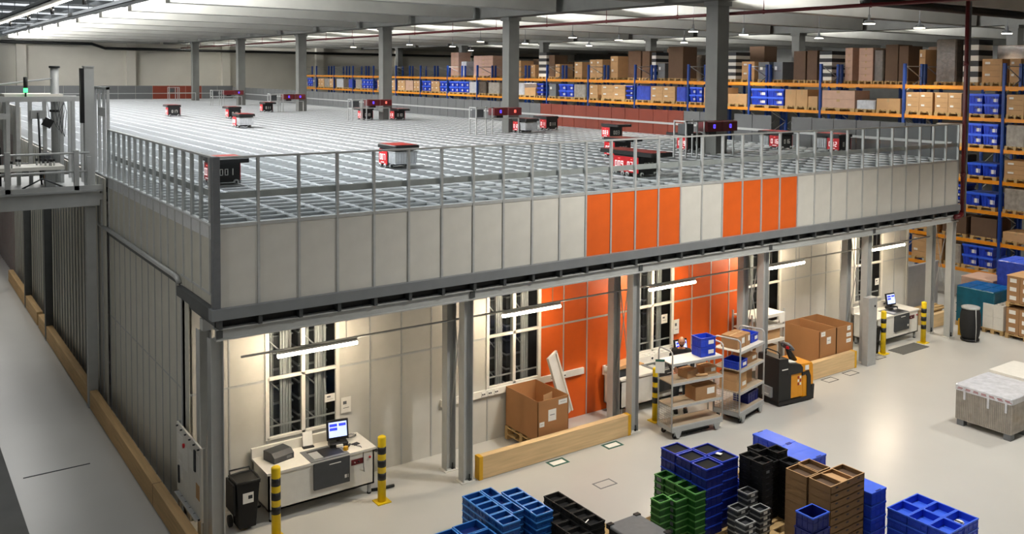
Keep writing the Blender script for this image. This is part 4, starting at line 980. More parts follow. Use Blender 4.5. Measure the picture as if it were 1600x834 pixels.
# ================================================================ ROBOTS ON THE GRID
SEG = {'0': 'abcdef', '1': 'bc', '2': 'abged', '3': 'abgcd', '4': 'fgbc', '5': 'afgcd', '6': 'afgedc', '7': 'abc', '8': 'abcdefg', '9': 'abcdfg'}
def digits(txt, h, m, T):
    mb = MB(); w = h * .52; s = h * .12; x = 0
    for ch in txt:
        r = {'a': (0, w, h - s, h), 'b': (w - s, w, h / 2, h), 'c': (w - s, w, 0, h / 2), 'd': (0, w, 0, s), 'e': (0, s, 0, h / 2), 'f': (0, s, h / 2, h), 'g': (0, w, h / 2 - s / 2, h / 2 + s / 2)}
        for q in SEG[ch]:
            a = r[q]; mb.box(x + a[0], x + a[1], -.004, 0, a[2], a[3], m, T)
        x += w * 1.45
    return mb
def robot(x, y, num, cant, lab, carry=False):
    i = round((x - P / 2) / P); j = round((y - .1 - Q / 2) / Q)
    x, y = (i + .5) * P, .1 + (j + .5) * Q
    t = thing('storage_robot', lab, 'robot', (x, y, ZG + .012), 0, None)
    bx, by = .3, .24
    part('body', cached('rb', lambda: MB().bevbox(-bx, bx, -by, by, .05, .5, .02, 'black')), t)
    for s in (1, -1): ec = part('end_cover', cached('rc', lambda: MB().box(0, .012, -by + .01, by - .01, .09, .46, 'red')), t, (s * bx - (.012 if s < 0 else 0), 0, 0), label='red end cover')
    wm = cached('rw', lambda: MB().cyl((0, 0, .055), .055, .03, 18, 'galv', axis='y').cyl((0, -.003, .055), .025, .036, 12, 'ink', axis='y'))
    for a in (-.21, .21):
        part('wheel', wm, t, (a, -by - .028, 0)); part('wheel', wm, t, (a, by, 0))
    wm2 = cached('rw2', lambda: MB().cyl((0, 0, .055), .055, .03, 18, 'galv', axis='x').cyl((-.003, 0, .055), .025, .036, 12, 'ink', axis='x'))
    for a in (-.14, .14):
        part('wheel', wm2, t, (-bx - .04, a, 0)); part('wheel', wm2, t, (bx + .01, a, 0))
    y0, y1 = (-.74, .27) if cant < 0 else (-.27, .74)
    part('lid', cached('rl%d' % cant, lambda: MB().bevbox(-.34, .34, y0, y1, .5, .6, .03, 'black').box(-.3, .3, y0 + .06, y1 - .06, .598, .606, 'red_top')), t, label='black lid with red top')
    n1 = digits(num, .15, 'digit_glow', Matrix.Translation((-bx - .013, .15, .2)) @ Matrix.Rotation(-PI / 2, 4, 'Z')); n1.box(-bx - .016, -bx - .012, -.09, .09, .13, .15, 'digit_glow'); part('number', n1, ec, (bx, 0, 0))
    n2 = digits(num, .14, 'paper', Matrix.Translation((-.13, -by - .002, .2))); part('number', n2, t)
    n3 = digits(num, .14, 'paper', Matrix.Translation((.13, by + .002, .2)) @ Matrix.Rotation(PI, 4, 'Z')); part('number', n3, t)
    part('status_lamp', MB().box(-bx - .015, -bx - .012, -.03, .03, .4, .415, 'red_glow'), ec, (bx, 0, 0))
    if carry:
        yc = -.475 if cant < 0 else .475
        part('gripper', MB().box(-.28, .28, yc - .18, yc + .18, .46, .5, 'black'), t)
        tb = thing('storage_bin', 'grey bin held under the lid of the robot %s' % carry, 'bin', (x, y + yc, ZG + .14))
        b = MB(); b.taper(-.3, .3, -.2, .2, 0, .29, .015, 'wrap_white'); b.box(-.31, .31, -.21, .21, .28, .31, 'galv')
        for a in range(9): b.box(-.29 + .0715 * a, -.28 + .0715 * a, -.208, -.19, .02, .28, 'galv')
        for a in range(5): b.box(-.31, -.29, -.18 + .085 * a, -.17 + .085 * a, .02, .28, 'galv')
        part('body', b, tb)
    return t
robot(8.45, 36.6, '017', 1, 'red and black robot 017 alone far left on the grid')
robot(10.66, 33.3, '014', 1, 'red and black robot directly behind the robot with a grey bin, far out')
robot(8.2, 25.2, '008', -1, 'red robot carrying a grey bin, front one of the far left pair', 'at the far left pair')
robot(14.3, 39.9, '011', -1, 'red and black robot left of the second farthest charger')
robot(17.1, 28.2, '010', -1, 'red and black robot right of the third charger')
robot(16.0, 28.9, '018', 1, 'red robot tucked under the third charger frame')
robot(6.3, 6.9, '007', -1, 'red robot carrying a grey bin behind the middle of the front fence', 'behind the front fence')
robot(1.75, 5.4, '001', -1, 'black robot with red lid at the front left grid corner')
robot(17.4, 16.7, '012', -1, 'red robot 012 right of the second charger', 'beside the second charger')
robot(19.4, 17.7, '011', 1, 'red and black robot in front of the rust red fence, near its left end')
robot(17.63, 11.6, '003', -1, 'red robot 003 before the rust red fence, behind robot 005')
robot(13.07, 5.79, '005', -1, 'red robot 005 behind the orange panels, left of robot 073')
robot(10.4, 1.5, '073', -1, 'red robot 073 close behind the orange front panels')
robot(10.4, 1.95, '009', 1, 'red robot directly behind robot 073, mostly hidden')
robot(16.2, 6.3, '019', 1, 'red robot left of the nearest charger')
robot(19.9, 5.5, '016', 1, 'red robot 016 right of the nearest charger', 'number 016')
robot(20.7, 3.4, '012', 1, 'red robot 012 near the right grid corner', 'near the right grid corner')

# chargers
for k in range(6):
    cx, cy = 16.64, 5.29 + 11.77 * k
    t = thing('charging_station', 'dark red charger on an aluminium frame by the %s grid column' % ORD[k] if k < 5 else 'bare aluminium frame by the farthest grid column', 'charger', (cx - 1.24, cy - .72, ZG), 0, 'chargers beside the columns')
    for x in (-.75, -.3, .0, 1.25):
        part('leg', MB().box(x - .02, x + .02, -.02, .02, 0, 1.1 if x < .2 else .66, 'alu'), t)
    for y in (.5,):
        for x in (-.75, .0): part('leg', MB().box(x - .02, x + .02, y - .02, y + .02, 0, 1.1, 'alu'), t)
    part('rail', MB().box(-.77, .02, -.02, .02, 1.06, 1.1, 'alu'), t); part('rail', MB().box(-.77, 1.27, -.02, .02, .62, .66, 'alu'), t)
    part('rail', MB().box(-.77, -.73, 0, .5, 1.06, 1.1, 'alu'), t); part('rail', MB().box(-.77, -.73, 0, .5, .62, .66, 'alu'), t)
    part('unit_panel', MB().box(-.7, -.35, .1, .4, .7, 1.0, 'grey_dark'), t)
    if k < 5:
        for q in range(2):
            cu = part('charger_unit', cached('chu', lambda: MB().bevbox(0, .68, -.08, .34, .76, 1.07, .04, 'red_dark')), t, (q * .69, 0, 0), label='dark red charger box')
            blue = not (q == 1 and k in (1, 2))
            if k == 4 and q == 0: continue
            g = 'blue_glow' if blue else 'red_glow'
            part('status_ring', MB().box(.3, .38, -.084, -.08, .86, .885, g).box(.3, .38, -.084, -.08, .945, .97, g).box(.3, .322, -.084, -.08, .885, .945, g).box(.358, .38, -.084, -.08, .885, .945, g), cu, label='glowing %s display' % ('blue' if blue else 'red'))
        part('contact', MB().box(.2, .5, .0, .2, .66, .76, 'black'), t)

# ================================================================ PALLET RACKS
Y0, BAY = 1.1, 3.775
LEV = [1.13, 2.19, 3.24, 4.29, 5.37, 6.42, 7.5]
def rack(X, lab, levels, nb, lowbays=0, first=-2):
    t = thing('pallet_rack', lab, 'pallet rack', (X, 0, 0), 0, 'pallet racks')
    um = cached('rku', lambda: MB().box(-.05, .05, -.05, .05, 0, 8.35, 'rack_blue').box(-.06, -.045, -.02, .02, 0, 8.35, 'rack_blue'))
    bm = cached('rkbm', lambda: MB().box(-.03, .03, .05, BAY - .05, -.06, .06, 'rack_orange').box(-.035, .035, .04, .06, -.1, .1, 'rack_orange').box(-.035, .035, BAY - .06, BAY - .04, -.1, .1, 'rack_orange'))
    mb = MB()
    for k in range(8):
        z = .3 + k * 1.0; mb.tube([(0, 0, z), (1.1, 0, z + .5)], .018, 6, 'galv'); mb.tube([(1.1, 0, z + .5), (0, 0, z + 1.0)], .018, 6, 'galv')
    mb.tube([(0, 0, 8.25), (1.1, 0, 8.25)], .018, 6, 'galv')
    brm = CACHE.setdefault('rkbr', mb.mesh('brace'))
    for k in range(first, nb + 1):
        y = Y0 + k * BAY
        part('upright', um, t, (0, y, 0)); part('upright', um, t, (1.1, y, 0)); part('brace', brm, t, (0, y, 0))
    for k in range(first, nb):
        y = Y0 + k * BAY
        for z in levels: part('beam', bm, t, (0, y, z)); part('beam', bm, t, (1.1, y, z))
        if k < lowbays:
            for z in LEV:
                if z not in levels: part('beam', bm, t, (0, y, z)); part('beam', bm, t, (1.1, y, z))
    return t
rack(26.08, 'blue and orange pallet rack facing the storage grid, in front of the others', [6.42, 7.5], 17, 2)
rack(27.42, 'blue and orange pallet rack standing back to back behind the front rack', [6.42, 7.5], 16)
rack(31.6, 'blue and orange pallet rack across the aisle behind, nearer one', [7.4], 13, 0, 0)
rack(32.95, 'blue and orange pallet rack at the very back under the dark ceiling', [7.4], 13, 0, 0)
BN = ['edge', 'first', 'second', 'third', 'fourth', 'fifth', 'sixth', 'seventh', 'eighth', 'ninth', 'tenth', 'eleventh', 'twelfth', 'thirteenth', 'fourteenth', 'fifteenth', 'sixteenth', 'seventeenth']
CNT = {}
def bay_of(y): return BN[max(0, int((y - Y0) // BAY) + 1)]
def sbox(w, d, h, m, style=0):
    def f():
        mb = MB(); mb.bevbox(0, d, 0, w, 0, h, .006, m)
        if style == 1: mb.box(-.002, 0, w * .1, w * .9, h * .48, h * .5, 'carton_dark'); mb.box(-.003, 0, w * .6, w * .85, h * .55, h * .75, 'paper')
        if style == 2:
            mb.box(0, d, w * .45, w * .55, h, h + .002, 'tape'); mb.box(-.002, 0, w * .45, w * .55, h * .7, h, 'tape')
        return mb
    return f
def far_crate(w, d, h, m, lid):
    def f():
        mb = MB(); mb.taper(.02, d - .02, .02, w - .02, 0, h - .05, .025, m); mb.box(0, d, 0, w, h - .07, h, lid)
        for k in range(4): y = .08 + k * (w - .18) / 3; mb.box(.012, .03, y, y + .02, .03, h - .07, m)
        mb.box(.004, .03, w * .32, w * .52, h - .16, h - .1, 'blue_navy')
        mb.box(.018, .026, w * .1, w * .42, h * .22, h * .55, 'paper')
        return mb
    return f
def load(y0, y1, k, z, lvl, X=26.06, h=None, dep=1.0, n=None):
    for q in range(-1, 18):
        u = Y0 + q * BAY
        if y0 - .07 < u < y1 + .07:
            if u - y0 > y1 - u: y1 = u - .07
            else: y0 = u + .07
    w = y1 - y0; yc = (y0 + y1) / 2; b = bay_of(yc); key = (b, lvl); CNT[key] = CNT.get(key, 0) + 1
    pos = '%s load in the %s rack bay, %s' % (['first', 'second', 'third', 'fourth', 'fifth', 'sixth', 'seventh'][CNT[key] - 1], b, lvl)
    zz = z + .06
    o = solo('pallet', cached('rpal', lambda: pallet_mb(1.0, .8)), 'wooden pallet under the ' + pos, 'pallet', (X, y0, zz), 0, 'rack pallets'); o.scale = (dep, w / .8, .9)
    zz += .13
    H = h - .13 if h else .6
    def cart(m, nx, nz, style, kind, nm, cat='box', matl=None, gap=.0):
        bw, bh = w / nx, H / nz
        for i in range(nx):
            for q in range(nz):
                s = ('' if nz == 1 else ['bottom ', 'second ', 'third ', 'fourth ', 'fifth ', 'sixth ', 'seventh ', 'eighth '][q] if q < nz - 1 else 'top ') + ('' if nx == 1 else ['right', 'left'][i] if nx == 2 else ['right', 'middle', 'left'][i])
                solo(kind, sbox(bw - .012, dep - .04, bh - .004, m if q % 2 == 0 or not matl else matl, style)().mesh(kind), ('%s, %s in the %s' % (nm, s.strip(), pos)) if s else '%s, the %s' % (nm, pos), cat, (X + .02, y0 + i * bw + .006, zz + q * bh), 0, 'rack cartons')
    if k in 'CN':
        nx = 2 if w > .75 else 1; nz = n or (2 if k == 'C' else 3); bw, bh = w / nx, H / nz
        m, l = ('blue_crate', 'blue_lid') if k == 'C' else ('blue_navy', 'blue_crate')
        for i in range(nx):
            for q in range(nz):
                s = ['lower', 'upper', 'topmost'][q] if nz > 1 else ''
                s2 = ['right', 'left'][i] if nx > 1 else ''
                solo('tote_box', cached(('fc', round(bw, 2), round(bh, 2), k), far_crate(bw - .015, dep - .05, bh - .003, m, l)), 'blue lidded crate, %s in the %s' % ((s + ' ' + s2).strip() or 'only one', pos), 'crate', (X + .02, y0 + i * bw + .007, zz + q * bh), 0, 'rack crates')
    elif k == 't': cart('carton_light', 2 if w > .9 else 1, 2, 1, 'carton', 'tan carton')
    elif k == 'T': cart('carton_light', 2, 1, 2, 'carton', 'ochre carton')
    elif k == 'p': cart('carton_pink', 1, 2 if H < 1 else 5, 2, 'carton', 'pinkish carton')
    elif k == 'l': H = H * .62; cart('carton_light', 1, 1, 2, 'carton', 'low brown carton')
    elif k == 'd': cart('carton_dark', 1, 1, 0, 'carton', 'dark brown carton')
    elif k == 'g': cart('grey_mid', 1, 1, 1, 'grey_box', 'grey box')
    elif k == 'S': cart('white', 1, 8, 0, 'tray', 'white or dark tray', 'tray', 'ink')
    else:
        m = {'w': 'wrap_grey', 'W': 'wrap_white', 'b': 'wrap_brown', 'B': 'wrap_blue', 's': 'wrap_white'}[k]
        nm = {'w': 'film wrapped brown block', 'W': 'film wrapped white block', 'b': 'film wrapped dark block', 'B': 'film wrapped blue crates', 's': 'low white film bundle'}[k]
        if k == 's': H *= .5
        def f():
            mb = MB(); mb.bevbox(0, dep - .04, 0, w - .02, 0, H, .05, m)
            for q in range(3): mb.box(-.006, .0, .05, w - .07, H * (.2 + .27 * q), H * (.23 + .27 * q), m)
            return mb
        solo('wrapped_load', f().mesh('wrapped_load'), '%s, the %s' % (nm, pos), 'wrapped load', (X + .02, y0 + .01, zz), 0, 'wrapped rack loads')
FRONT = [(62.47, 63.58, 'C'), (61.24, 62.3, 'g'), (59.88, 61.1, 't'), (58.74, 59.84, 'w'), (57.5, 58.66, 't'), (55.9, 57.27, 'W'), (54.9, 55.87, 'b'), (53.67, 54.84, 'B'), (52.41, 53.51, 'w'), (51.12, 52.35, 'C'), (49.84, 51.1, 'C'), (47.38, 49.54, 't'), (46.34, 47.17, 't'), (45.02, 46.13, 't'), (43.74, 44.92, 'p'), (42.6, 43.65, 't'), (41.21, 42.46, 'C'), (39.96, 41.12, 't'), (38.75, 39.92, 'C'), (37.49, 38.66, 'C'), (36.15, 37.46, 'C'), (35.09, 36.11, 'W'), (34.1, 34.86, 'b'), (32.56, 33.8, 'w'), (30.87, 32.2, 't'), (29.86, 30.53, 'W'), (28.68, 29.79, 'l'), (27.91, 28.55, 'N'), (26.68, 27.35, 'g'), (25.09, 26.44, 'C'), (24.01, 25.06, 'w'), (22.97, 23.74, 't'), (20.75, 22.65, 't'), (20.15, 20.7, 'N'), (18.86, 19.96, 'B'), (17.1, 18.82, 't'), (16.36, 17.03, 'B'), (15.31, 16.19, 'C'), (13.95, 15.19, 't'), (12.58, 13.68, 'l'), (10.53, 12.36, 'C'), (9.3, 10.46, 'T'), (8.79, 9.27, 'l'), (7.02, 8.6, 'p'), (6.11, 6.97, 's'), (5.04, 6.05, 'l'), (3.72, 4.88, 't'), (2.61, 3.64, 't'), (1.26, 2.4, 'C'), (0.41, 1.01, 't')]
TOP = [(39.92, 40.96, 1.7, 'p'), (38.65, 39.58, 1.08, 'W'), (35.55, 37.92, 1.44, 'p'), (32.33, 33.4, 1.09, 't'), (30.82, 31.5, 0.84, 't'), (29.63, 30.42, 1.57, 'S'), (28.8, 29.38, 1.4, 'd'), (28.3, 28.74, 0.87, 't'), (26.18, 26.89, 0.98, 't'), (24.36, 25.49, 1.11, 't'), (23.06, 24.25, 1.28, 't'), (21.21, 22.22, 1.53, 'd'), (20.52, 21.11, 1.51, 'd'), (19.89, 20.37, 1.44, 'S'), (19.37, 20.03, 0.88, 'g'), (18.08, 19.13, 1.7, 'd'), (14.58, 15.14, 1.37, 'S'), (13.45, 14.22, 0.94, 't'), (12.59, 13.22, 0.91, 'g'), (11.83, 12.52, 0.91, 'g'), (10.58, 11.23, 1.37, 'd'), (9.97, 10.51, 1.39, 'd'), (9.22, 9.87, 1.35, 'S'), (8.21, 8.93, 1.47, 'p'), (7.25, 7.91, 1.45, 'p'), (6.75, 7.22, 1.37, 'b'), (6.12, 6.69, 1.56, 'd'), (5.67, 6.09, 1.5, 'd'), (4.62, 5.21, 1.34, 't'), (3.69, 4.54, 1.71, 'b'), (2.83, 3.44, 1.68, 'S'), (1.95, 2.7, 0.97, 't'), (1.28, 1.69, 0.97, 't')]
for y0, y1, k in FRONT: load(y0, y1, k, 6.42, 'upper shelf', h=.82)
for y0, y1, h, k in TOP: load(y0, y1, k, 7.5, 'rack top', X=27.5, h=h)
# low right bays
for y0, y1, k, z, h, n in ((1.27, 2.4, 'C', 5.37, .85, None), (.33, 1.02, 'w', 5.37, .85, None), (1.27, 2.36, 'C', 4.29, .56, 1), (.2, 1.02, 't', 4.29, .74, None), (1.27, 2.4, 'C', 3.24, .58, 1), (.2, 1.02, 'w', 3.24, .84, None),
                           (1.2, 2.14, 'd', 2.19, .78, None), (2.3, 3.2, 'd', 2.19, .74, None), (3.4, 4.3, 'l', 2.19, .5, None), (.1, 1.0, 'l', 2.19, .6, None), (1.3, 2.44, 'C', 1.13, .86, None), (3.2, 4.4, 't', 1.13, .9, None), (2.5, 3.1, 'w', 1.13, .8, None),
                           (2.5, 3.6, 'w', 5.37, .8, None), (2.5, 3.6, 'b', 4.29, .8, None), (2.5, 3.5, 'N', 3.24, .8, None), (3.8, 4.8, 't', 3.24, .8, None)):
    load(y0, y1, k, z, {5.37: 'fifth level', 4.29: 'fourth level', 3.24: 'third level', 2.19: 'second level', 1.13: 'first level'}[z], h=h, n=n)
for y0, y1, k, h in ((6.5, 7.4, 'd', 1.7), (9, 10.1, 'd', 1.5), (12.4, 13.4, 'p', 1.2), (16.5, 17.5, 'd', 1.9), (21, 22.2, 'b', 1.5), (25, 26, 'd', 1.6), (29, 30, 'p', 1.3), (36, 37, 'd', 1.4), (41, 42.2, 'p', 1.5), (3.2, 4.4, 'b', 1.7), (18.4, 19.6, 'd', 1.4), (23, 24, 'd', 1.9), (10.6, 11.6, 'b', 1.2), (33, 34, 'd', 1.2)):
    load(y0, y1, k, 7.4, 'second rack top', X=31.65, h=h)

# ---- goods on the floor before the rack
def floor_stack(x, y, w, d, h, m, lab, kind='wrapped_load', z=.144, pal=True, lidm=None):
    if pal: pallet(x, y, 0, 'pallet under the ' + lab, d, w, True)
    t = thing(kind, lab, 'wrapped load', (x, y, z))
    mb = MB(); mb.bevbox(0, d, 0, w, 0, h, .03, m)
    for k in range(1, 4): mb.box(-.006, d, -.006, w + .006, h * k / 4 - .01, h * k / 4 + .01, m)
    part('stack', mb, t)
    if lidm:
        mb = MB()
        for i in range(2):
            for j in range(3): mb.box(d / 2 * i + .02, d / 2 * (i + 1) - .02, w / 3 * j + .02, w / 3 * (j + 1) - .02, h, h + .012, lidm)
        part('lids', mb, t)
    return t
floor_stack(23.0, -.42, 1.25, 1.2, 1.12, 'teal_wrap', 'teal crate stack in film behind the black sack', lidm='blue_teal')
floor_stack(24.55, -.95, 1.3, 1.15, 1.84, 'wrap_blue', 'tall blue crate stack in film beside the brown carton stack', lidm='blue_lid')
floor_stack(24.6, .5, 1.1, 1.1, 1.1, 'carton_pink', 'pinkish carton stack in film behind the teal crates')
pallet(22.95, -.74, 0, 'pallet under the small white boxes', .9, .66)
for i in range(4):
    for j in range(2):
        for q in range(2):
            t = thing('white_carton', 'small white carton, %s row, %s %s in the white pile' % (['nearest', 'second', 'third', 'fourth'][i], ['right', 'left'][j], ['bottom', 'top'][q]), 'box', (22.97 + .21 * i, -.73 + .33 * j, .144 + .38 * q), 0, 'small white cartons')
            part('body', cached('wcb', lambda: MB().bevbox(0, .2, 0, .32, 0, .375, .004, 'white')), t); part('flap', cached('wcf', lambda: MB().box(.02, .18, .1, .22, .375, .43, 'white', Matrix.Rotation(.1, 4, 'Y'))), t)
for tier in range(2):
    pallet(22.9, -2.05, .96 * tier, 'pallet under the %s brown carton tier at the right edge' % ['lower', 'upper'][tier], 1.0, 1.22)
    for q in range(3):
        for j in range(3):
            t = thing('carton', 'brown carton with white label, %s tier, %s row, %s' % (['lower', 'upper'][tier], ['bottom', 'middle', 'top'][q], ['right', 'middle', 'left'][j]), 'box', (22.92, -2.03 + .4 * j, .144 + .96 * tier + .262 * q), 0, 'labelled brown cartons')
            part('body', cached('lcart', lambda: MB().bevbox(0, .95, 0, .39, 0, .26, .004, 'carton')), t); part('label', cached('lcartl', lambda: MB().box(-.004, 0, .1, .3, .08, .2, 'paper')), t)
solo('cardboard_cover', MB().bevbox(0, 1.0, 0, 1.24, 0, .02, .01, 'carton_light'), 'flat tan sheet covering the brown carton stack at the right edge', 'cardboard', (22.9, -2.06, .96 + .144 + .79))
t = thing('low_partition', 'low grey metal partition right of the recessed wall', 'partition', (21.6, 1.95, 0))
part('panel', MB().box(0, 2.2, 0, .04, 0, 1.75, 'galv'), t); part('cap', MB().box(0, 2.2, -.02, .06, 1.75, 1.79, 'alu'), t)
t = thing('plank_pile', 'pile of wooden slats behind the last column pair', 'planks', (21.9, 1.2, .0))
for k in range(5): part('slat', cached('slat', lambda: MB().box(0, 1.2, 0, .1, 0, .04, 'pallet')), t, (.02 * k, .12 * k, .45 + .02 * (k % 2)))
part('support', MB().box(.1, 1.1, .1, .5, 0, .45, 'timber'), t)

# ================================================================ PERSON
def skin(name, pts, edges, sub=2):
    me = D.meshes.new(name); me.from_pydata([p[:3] for p in pts], edges, [])
    ob = D.objects.new(name, me); COL.objects.link(ob)
    ob.modifiers.new('s', 'SKIN'); ob.modifiers.new('u', 'SUBSURF').levels = sub
    if not me.skin_vertices:
        import bmesh
        bm = bmesh.new(); bm.from_mesh(me); bm.verts.layers.skin.verify(); bm.to_mesh(me); bm.free()
    for i, p in enumerate(pts):
        s = me.skin_vertices[0].data[i]; r = p[3]
        s.radius = (r, p[4]) if len(p) > 4 else (r, r); s.use_root = (i == 0)
    dg = bpy.context.evaluated_depsgraph_get(); dg.update()
    out = D.meshes.new_from_object(ob.evaluated_get(dg))
    D.objects.remove(ob, do_unlink=True)
    out.polygons.foreach_set('use_smooth', [True] * len(out.polygons))
    return out
def limb(pts, edges, chain, start):
    prev = start
    for p in chain:
        pts.append(p); edges.append((prev, len(pts) - 1)); prev = len(pts) - 1
    return prev
pr = thing('person', 'bald bearded person in black sweater and dark jeans behind the silver trolley', 'person', (10.6, .46, 0), math.radians(-40))
pts = [(0, 0, .98, .15, .11)]; ed = []
ch = limb(pts, ed, [(0, -.01, 1.12, .14, .1), (0, -.01, 1.28, .165, .11), (0, -.02, 1.42, .16, .1), (0, -.03, 1.5, .07, .065), (0, -.055, 1.57, .055)], 0)
for s in (-1, 1):
    w = limb(pts, ed, [(s * .17, -.02, 1.44, .058), (s * .24, .0, 1.24, .046), (s * .26, -.0, 1.12, .042), (s * .23, -.16, 1.06, .036), (s * .2, -.28, 1.03, .026), (s * .2, -.33, 1.02, .03, .018)], 3)
    for f, (dx, L) in enumerate(((-.026, .07), (-.009, .085), (.009, .08), (.026, .065))):
        limb(pts, ed, [(s * .2 + dx, -.37, 1.015, .0095), (s * .2 + dx, -.37 - L * .55, .995, .0085), (s * .2 + dx * .9, -.37 - L * .75, .96, .0075)], w)
    limb(pts, ed, [(s * .2 - s * .04, -.32, 1.01, .011), (s * .2 - s * .055, -.36, .995, .009)], w)
    limb(pts, ed, [(s * .1, 0, .88, .095), (s * .105, -.01, .5, .06), (s * .11, .02, .28, .05), (s * .11, .03, .09, .035), (s * .115, -.08, .04, .035)], 0)
bmx = skin('body', pts, ed, 2)
# head (joined with the body into one mesh)
import bmesh
bm = bmesh.new(); bmesh.ops.create_uvsphere(bm, u_segments=40, v_segments=28, radius=1)
HR = Matrix.Translation((0, -.085, 1.665)) @ Matrix.Rotation(.08, 4, 'X')
def head_pt(v, k=1.0):
    x, y, z = v
    px, py, pz = x * .076, y * .098, z * .118
    if z < 0: px *= 1 - .28 * (-z) ** 1.5; py *= 1 - .12 * (-z)
    if y < 0:
        g = lambda cx, cz, s: math.exp(-((x - cx) ** 2 + (z - cz) ** 2) / s)
        py -= .026 * g(0, -.18, .012) + .018 * g(0, -.05, .010) + .006 * g(0, -.52, .03) + .008 * g(0, -.82, .05) + .006 * g(.3, .16, .03) + .006 * g(-.3, .16, .03)
        py += .012 * g(.36, 0.0, .02) + .012 * g(-.36, 0.0, .02) + .004 * g(0, -.44, .006)
    return Vector((px * k, py * k, pz * k))
for v in bm.verts: v.co = HR @ head_pt(v.co)
hm2 = D.meshes.new('h'); bm.to_mesh(hm2); bm.free()
fullm = bmesh.new(); fullm.from_mesh(bmx); fullm.from_mesh(hm2)
for s in (-1, 1):   # ears
    e = bmesh.ops.create_uvsphere(fullm, u_segments=12, v_segments=8, radius=1)
    for v in e['verts']: v.co = HR @ Vector((s * .076 + v.co.x * .012, .01 + v.co.y * .022, -.005 + v.co.z * .034))
bfm = D.meshes.new('body'); fullm.to_mesh(bfm); fullm.free(); bfm.materials.append(M['skin'])
bfm.polygons.foreach_set('use_smooth', [True] * len(bfm.polygons))
part('body', bfm, pr)
def head_patch(name, m, test, k):
    bm = bmesh.new(); bmesh.ops.create_uvsphere(bm, u_segments=40, v_segments=28, radius=1)
    dele = [f for f in bm.faces if not test(f.calc_center_median())]
    bmesh.ops.delete(bm, geom=dele, context='FACES')
    for v in bm.verts: v.co = HR @ head_pt(v.co, k)
    me = D.meshes.new(name); bm.to_mesh(me); bm.free(); me.materials.append(M[m]); return me
part('beard', head_patch('beard', 'hair', lambda c: c.y < .25 and c.z < -.34 and not (abs(c.x) < .22 and -.5 < c.z < -.4 and c.y < -.6) and c.z > -.97, 1.035), pr)
part('hair', head_patch('hair', 'hair', lambda c: (c.y > .1 and -.5 < c.z < .45) or (abs(c.x) > .8 and -.4 < c.z < .3 and c.y > -.35), 1.03), pr, label='short dark hair at the sides')
for s in (-1, 1):
    eb = MB().tube([HR @ Vector((s * .014, -.101, .026)), HR @ Vector((s * .032, -.098, .031)), HR @ Vector((s * .046, -.086, .026))], .0045, 6, 'hair'); part('eyebrow', eb, pr)
    ey = MB().tube([HR @ Vector((s * .018, -.088, .006)), HR @ Vector((s * .036, -.083, .006))], .005, 6, 'ink'); part('eye', ey, pr)
# sweater, trousers, shoes
pts = [(0, 0, .96, .168, .128)]; ed = []
limb(pts, ed, [(0, -.01, 1.12, .16, .125), (0, -.01, 1.28, .185, .13), (0, -.02, 1.42, .178, .118), (0, -.03, 1.5, .085, .08)], 0)
for s in (-1, 1): limb(pts, ed, [(s * .175, -.02, 1.44, .075), (s * .245, .0, 1.24, .062), (s * .265, 0, 1.12, .056), (s * .232, -.16, 1.06, .048), (s * .205, -.25, 1.035, .04)], 3)
sw = skin('sweater', pts, ed, 2); sw.materials.append(M['shirt']); part('sweater', sw, pr)
pts = [(0, 0, .96, .16, .12)]; ed = []
for s in (-1, 1): limb(pts, ed, [(s * .1, 0, .86, .108), (s * .108, -.01, .5, .078), (s * .112, .02, .28, .07), (s * .112, .025, .08, .065)], 0)
tr = skin('trousers', pts, ed, 2); tr.materials.append(M['jeans']); part('trousers', tr, pr)
for s in (-1, 1):
    sh = MB().bevbox(s * .115 - .05, s * .115 + .05, -.2, .09, 0, .03, .03, 'rubber'); sh.bevbox(s * .115 - .046, s * .115 + .046, -.19, .085, .03, .085, .035, 'black'); part('shoe', sh, pr)

# ================================================================ LIGHT, WORLD, CAMERA
def area(name, loc, rot, sx, sy, power, col=(1, .95, .88), spread=PI):
    l = D.lights.new(name, 'AREA'); l.shape = 'RECTANGLE'; l.size = sx; l.size_y = sy; l.energy = power; l.color = col; l.spread = spread
    o = D.objects.new(name, l); COL.objects.link(o); o.location = loc; o.rotation_euler = rot; return o
def spot(name, loc, power, ang=2.2, col=(1, .95, .86), r=.25, rot=(0, 0, 0)):
    l = D.lights.new(name, 'SPOT'); l.energy = power; l.spot_size = ang; l.spot_blend = .6; l.color = col; l.shadow_soft_size = r
    o = D.objects.new(name, l); COL.objects.link(o); o.location = loc; o.rotation_euler = rot; return o
# hall lamps over the loading area (above the picture)
for x, y, e, an in ((9, -4.5, 2000, 2.6), (14.5, -5.5, 1500, 2.2), (22, -6, 1700, 2.0), (29, -6, 1500, 2.0), (14, -12, 500, 2.4), (-5, -3, 60, 2.4), (-3, 21, 500, 1.7)):
    spot('hall_lamp', (x, y, 9.7), e, an, (1, .96, .89))
for x, y in dl: spot('rack_lamp', (x, y, 9.55), 1300 if x < 24 else 700, 2.1 if x < 24 else 1.6, (1, .93, .82), .2)
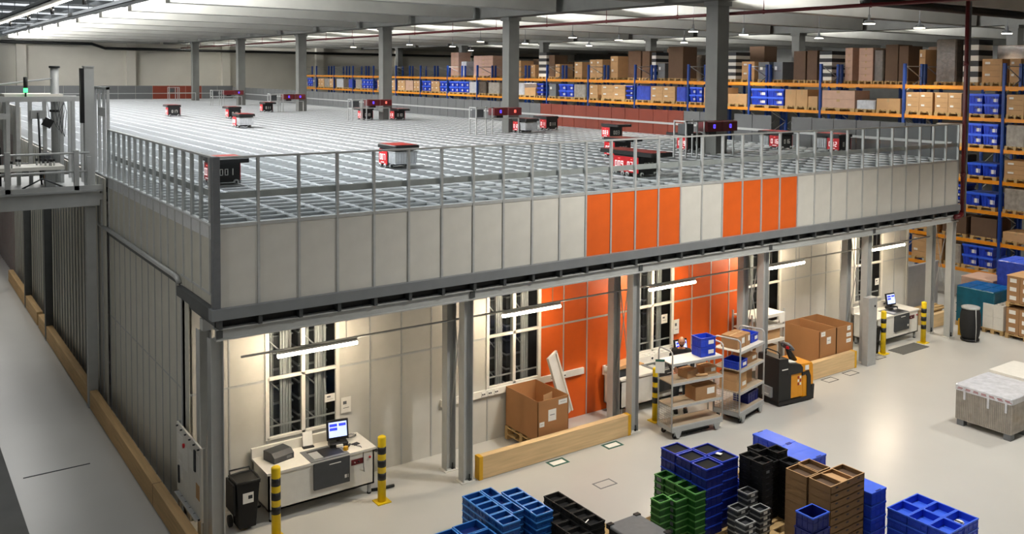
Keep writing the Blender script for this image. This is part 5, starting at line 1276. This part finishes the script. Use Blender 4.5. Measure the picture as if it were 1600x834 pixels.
# lamp rows between the beams, washing ceiling and grid
t = thing('lamp_trough', 'long slim lamp trough on the ceiling by the roof lights', 'lamp', (3.9, 0, 10.2))
part('housing', MB().box(-.08, -.04, 2, 70, .3, .75, 'steel_dark'), t)
for k in range(8): area('trough_lamp', (3.88, 8 + 8 * k, 10.72), (0, -PI / 2, 0), .4, 7.6, 1270, (1, .985, .96))
for nm, x, e, n in (('along the column girder', 17.02, 2600, 12), ('over the far racks', 35.65, 2200, 9)):
    for k in range(n):
        y = 19.0 + SP * (k - 3) + SP / 2
        t = thing('lamp_trough', 'lamp trough with added light shield between beams %s, %s from the right' % (nm, ORD[k]), 'lamp', (x, y, 10.5), 0, 'lamp troughs between the ceiling beams')
        part('tray', MB().box(0, .8, -2.52, 2.52, 0, .015, 'steel_dark'), t); part('rear_plate', MB().box(0, .02, -2.52, 2.52, .015, .45, 'steel_dark'), t)  # tray added as a shield, keeps the lamp's light off the racks
        area('trough_lamp', (x + .03, y, 10.57), (0, -PI / 2, 0), .09, 4.9, e, (1, .985, .96))
for k in range(5): area('strip_lamp', (.12, 9.5 + 7 * k, 9.6), (0, 0, 0), .08, 6.8, 110, (1, .98, .94))
for k in range(6): area('skylight_lamp', (2.2, 6 + 11 * k, 10.25), (0, -.45, 0), 3, 10, 900, (.95, .97, 1), 2.2)
v_ = Vector((0, 3.2, 4.9)) - Vector((-9, -3, 8.6))
spot('wall_fill', (-9, -3, 8.6), 900, .72, (1, .97, .92), .25, v_.to_track_quat('-Z', 'Y').to_euler())  # added spot out of view, only brightens the left side wall
w = D.worlds.new('World'); bpy.context.scene.world = w; w.use_nodes = True
w.node_tree.nodes['Background'].inputs[0].default_value = (.8, .85, .9, 1); w.node_tree.nodes['Background'].inputs[1].default_value = .06

cam = D.cameras.new('Camera'); co = D.objects.new('Camera', cam); COL.objects.link(co)
yaw, pit, rol = .6513, .0473, -.0100
f = Vector((math.sin(yaw) * math.cos(pit), math.cos(yaw) * math.cos(pit), -math.sin(pit)))
r = Vector((math.cos(yaw), -math.sin(yaw), 0)); d = f.cross(r); c, s = math.cos(rol), math.sin(rol)
R_, D_ = c * r + s * d, -s * r + c * d
mw = Matrix((R_, -D_, -f)).transposed().to_4x4(); mw.translation = (-4.2393, -14.8207, 7.813)
co.matrix_world = mw
cam.sensor_width = 36; cam.sensor_fit = 'HORIZONTAL'; cam.lens = 1439.5 / 1600 * 36
cam.shift_x = (800 - 897.62) / 1600; cam.shift_y = (184.94 - 417) / 1600
cam.clip_end = 300; cam.clip_start = .1
sc = bpy.context.scene; sc.camera = co
sc.view_settings.view_transform = 'Standard'; sc.view_settings.look = 'None'; sc.view_settings.gamma = 1; sc.view_settings.exposure = 0
sc.cycles.max_bounces = 8; sc.cycles.transparent_max_bounces = 24; sc.cycles.sample_clamp_indirect = 6
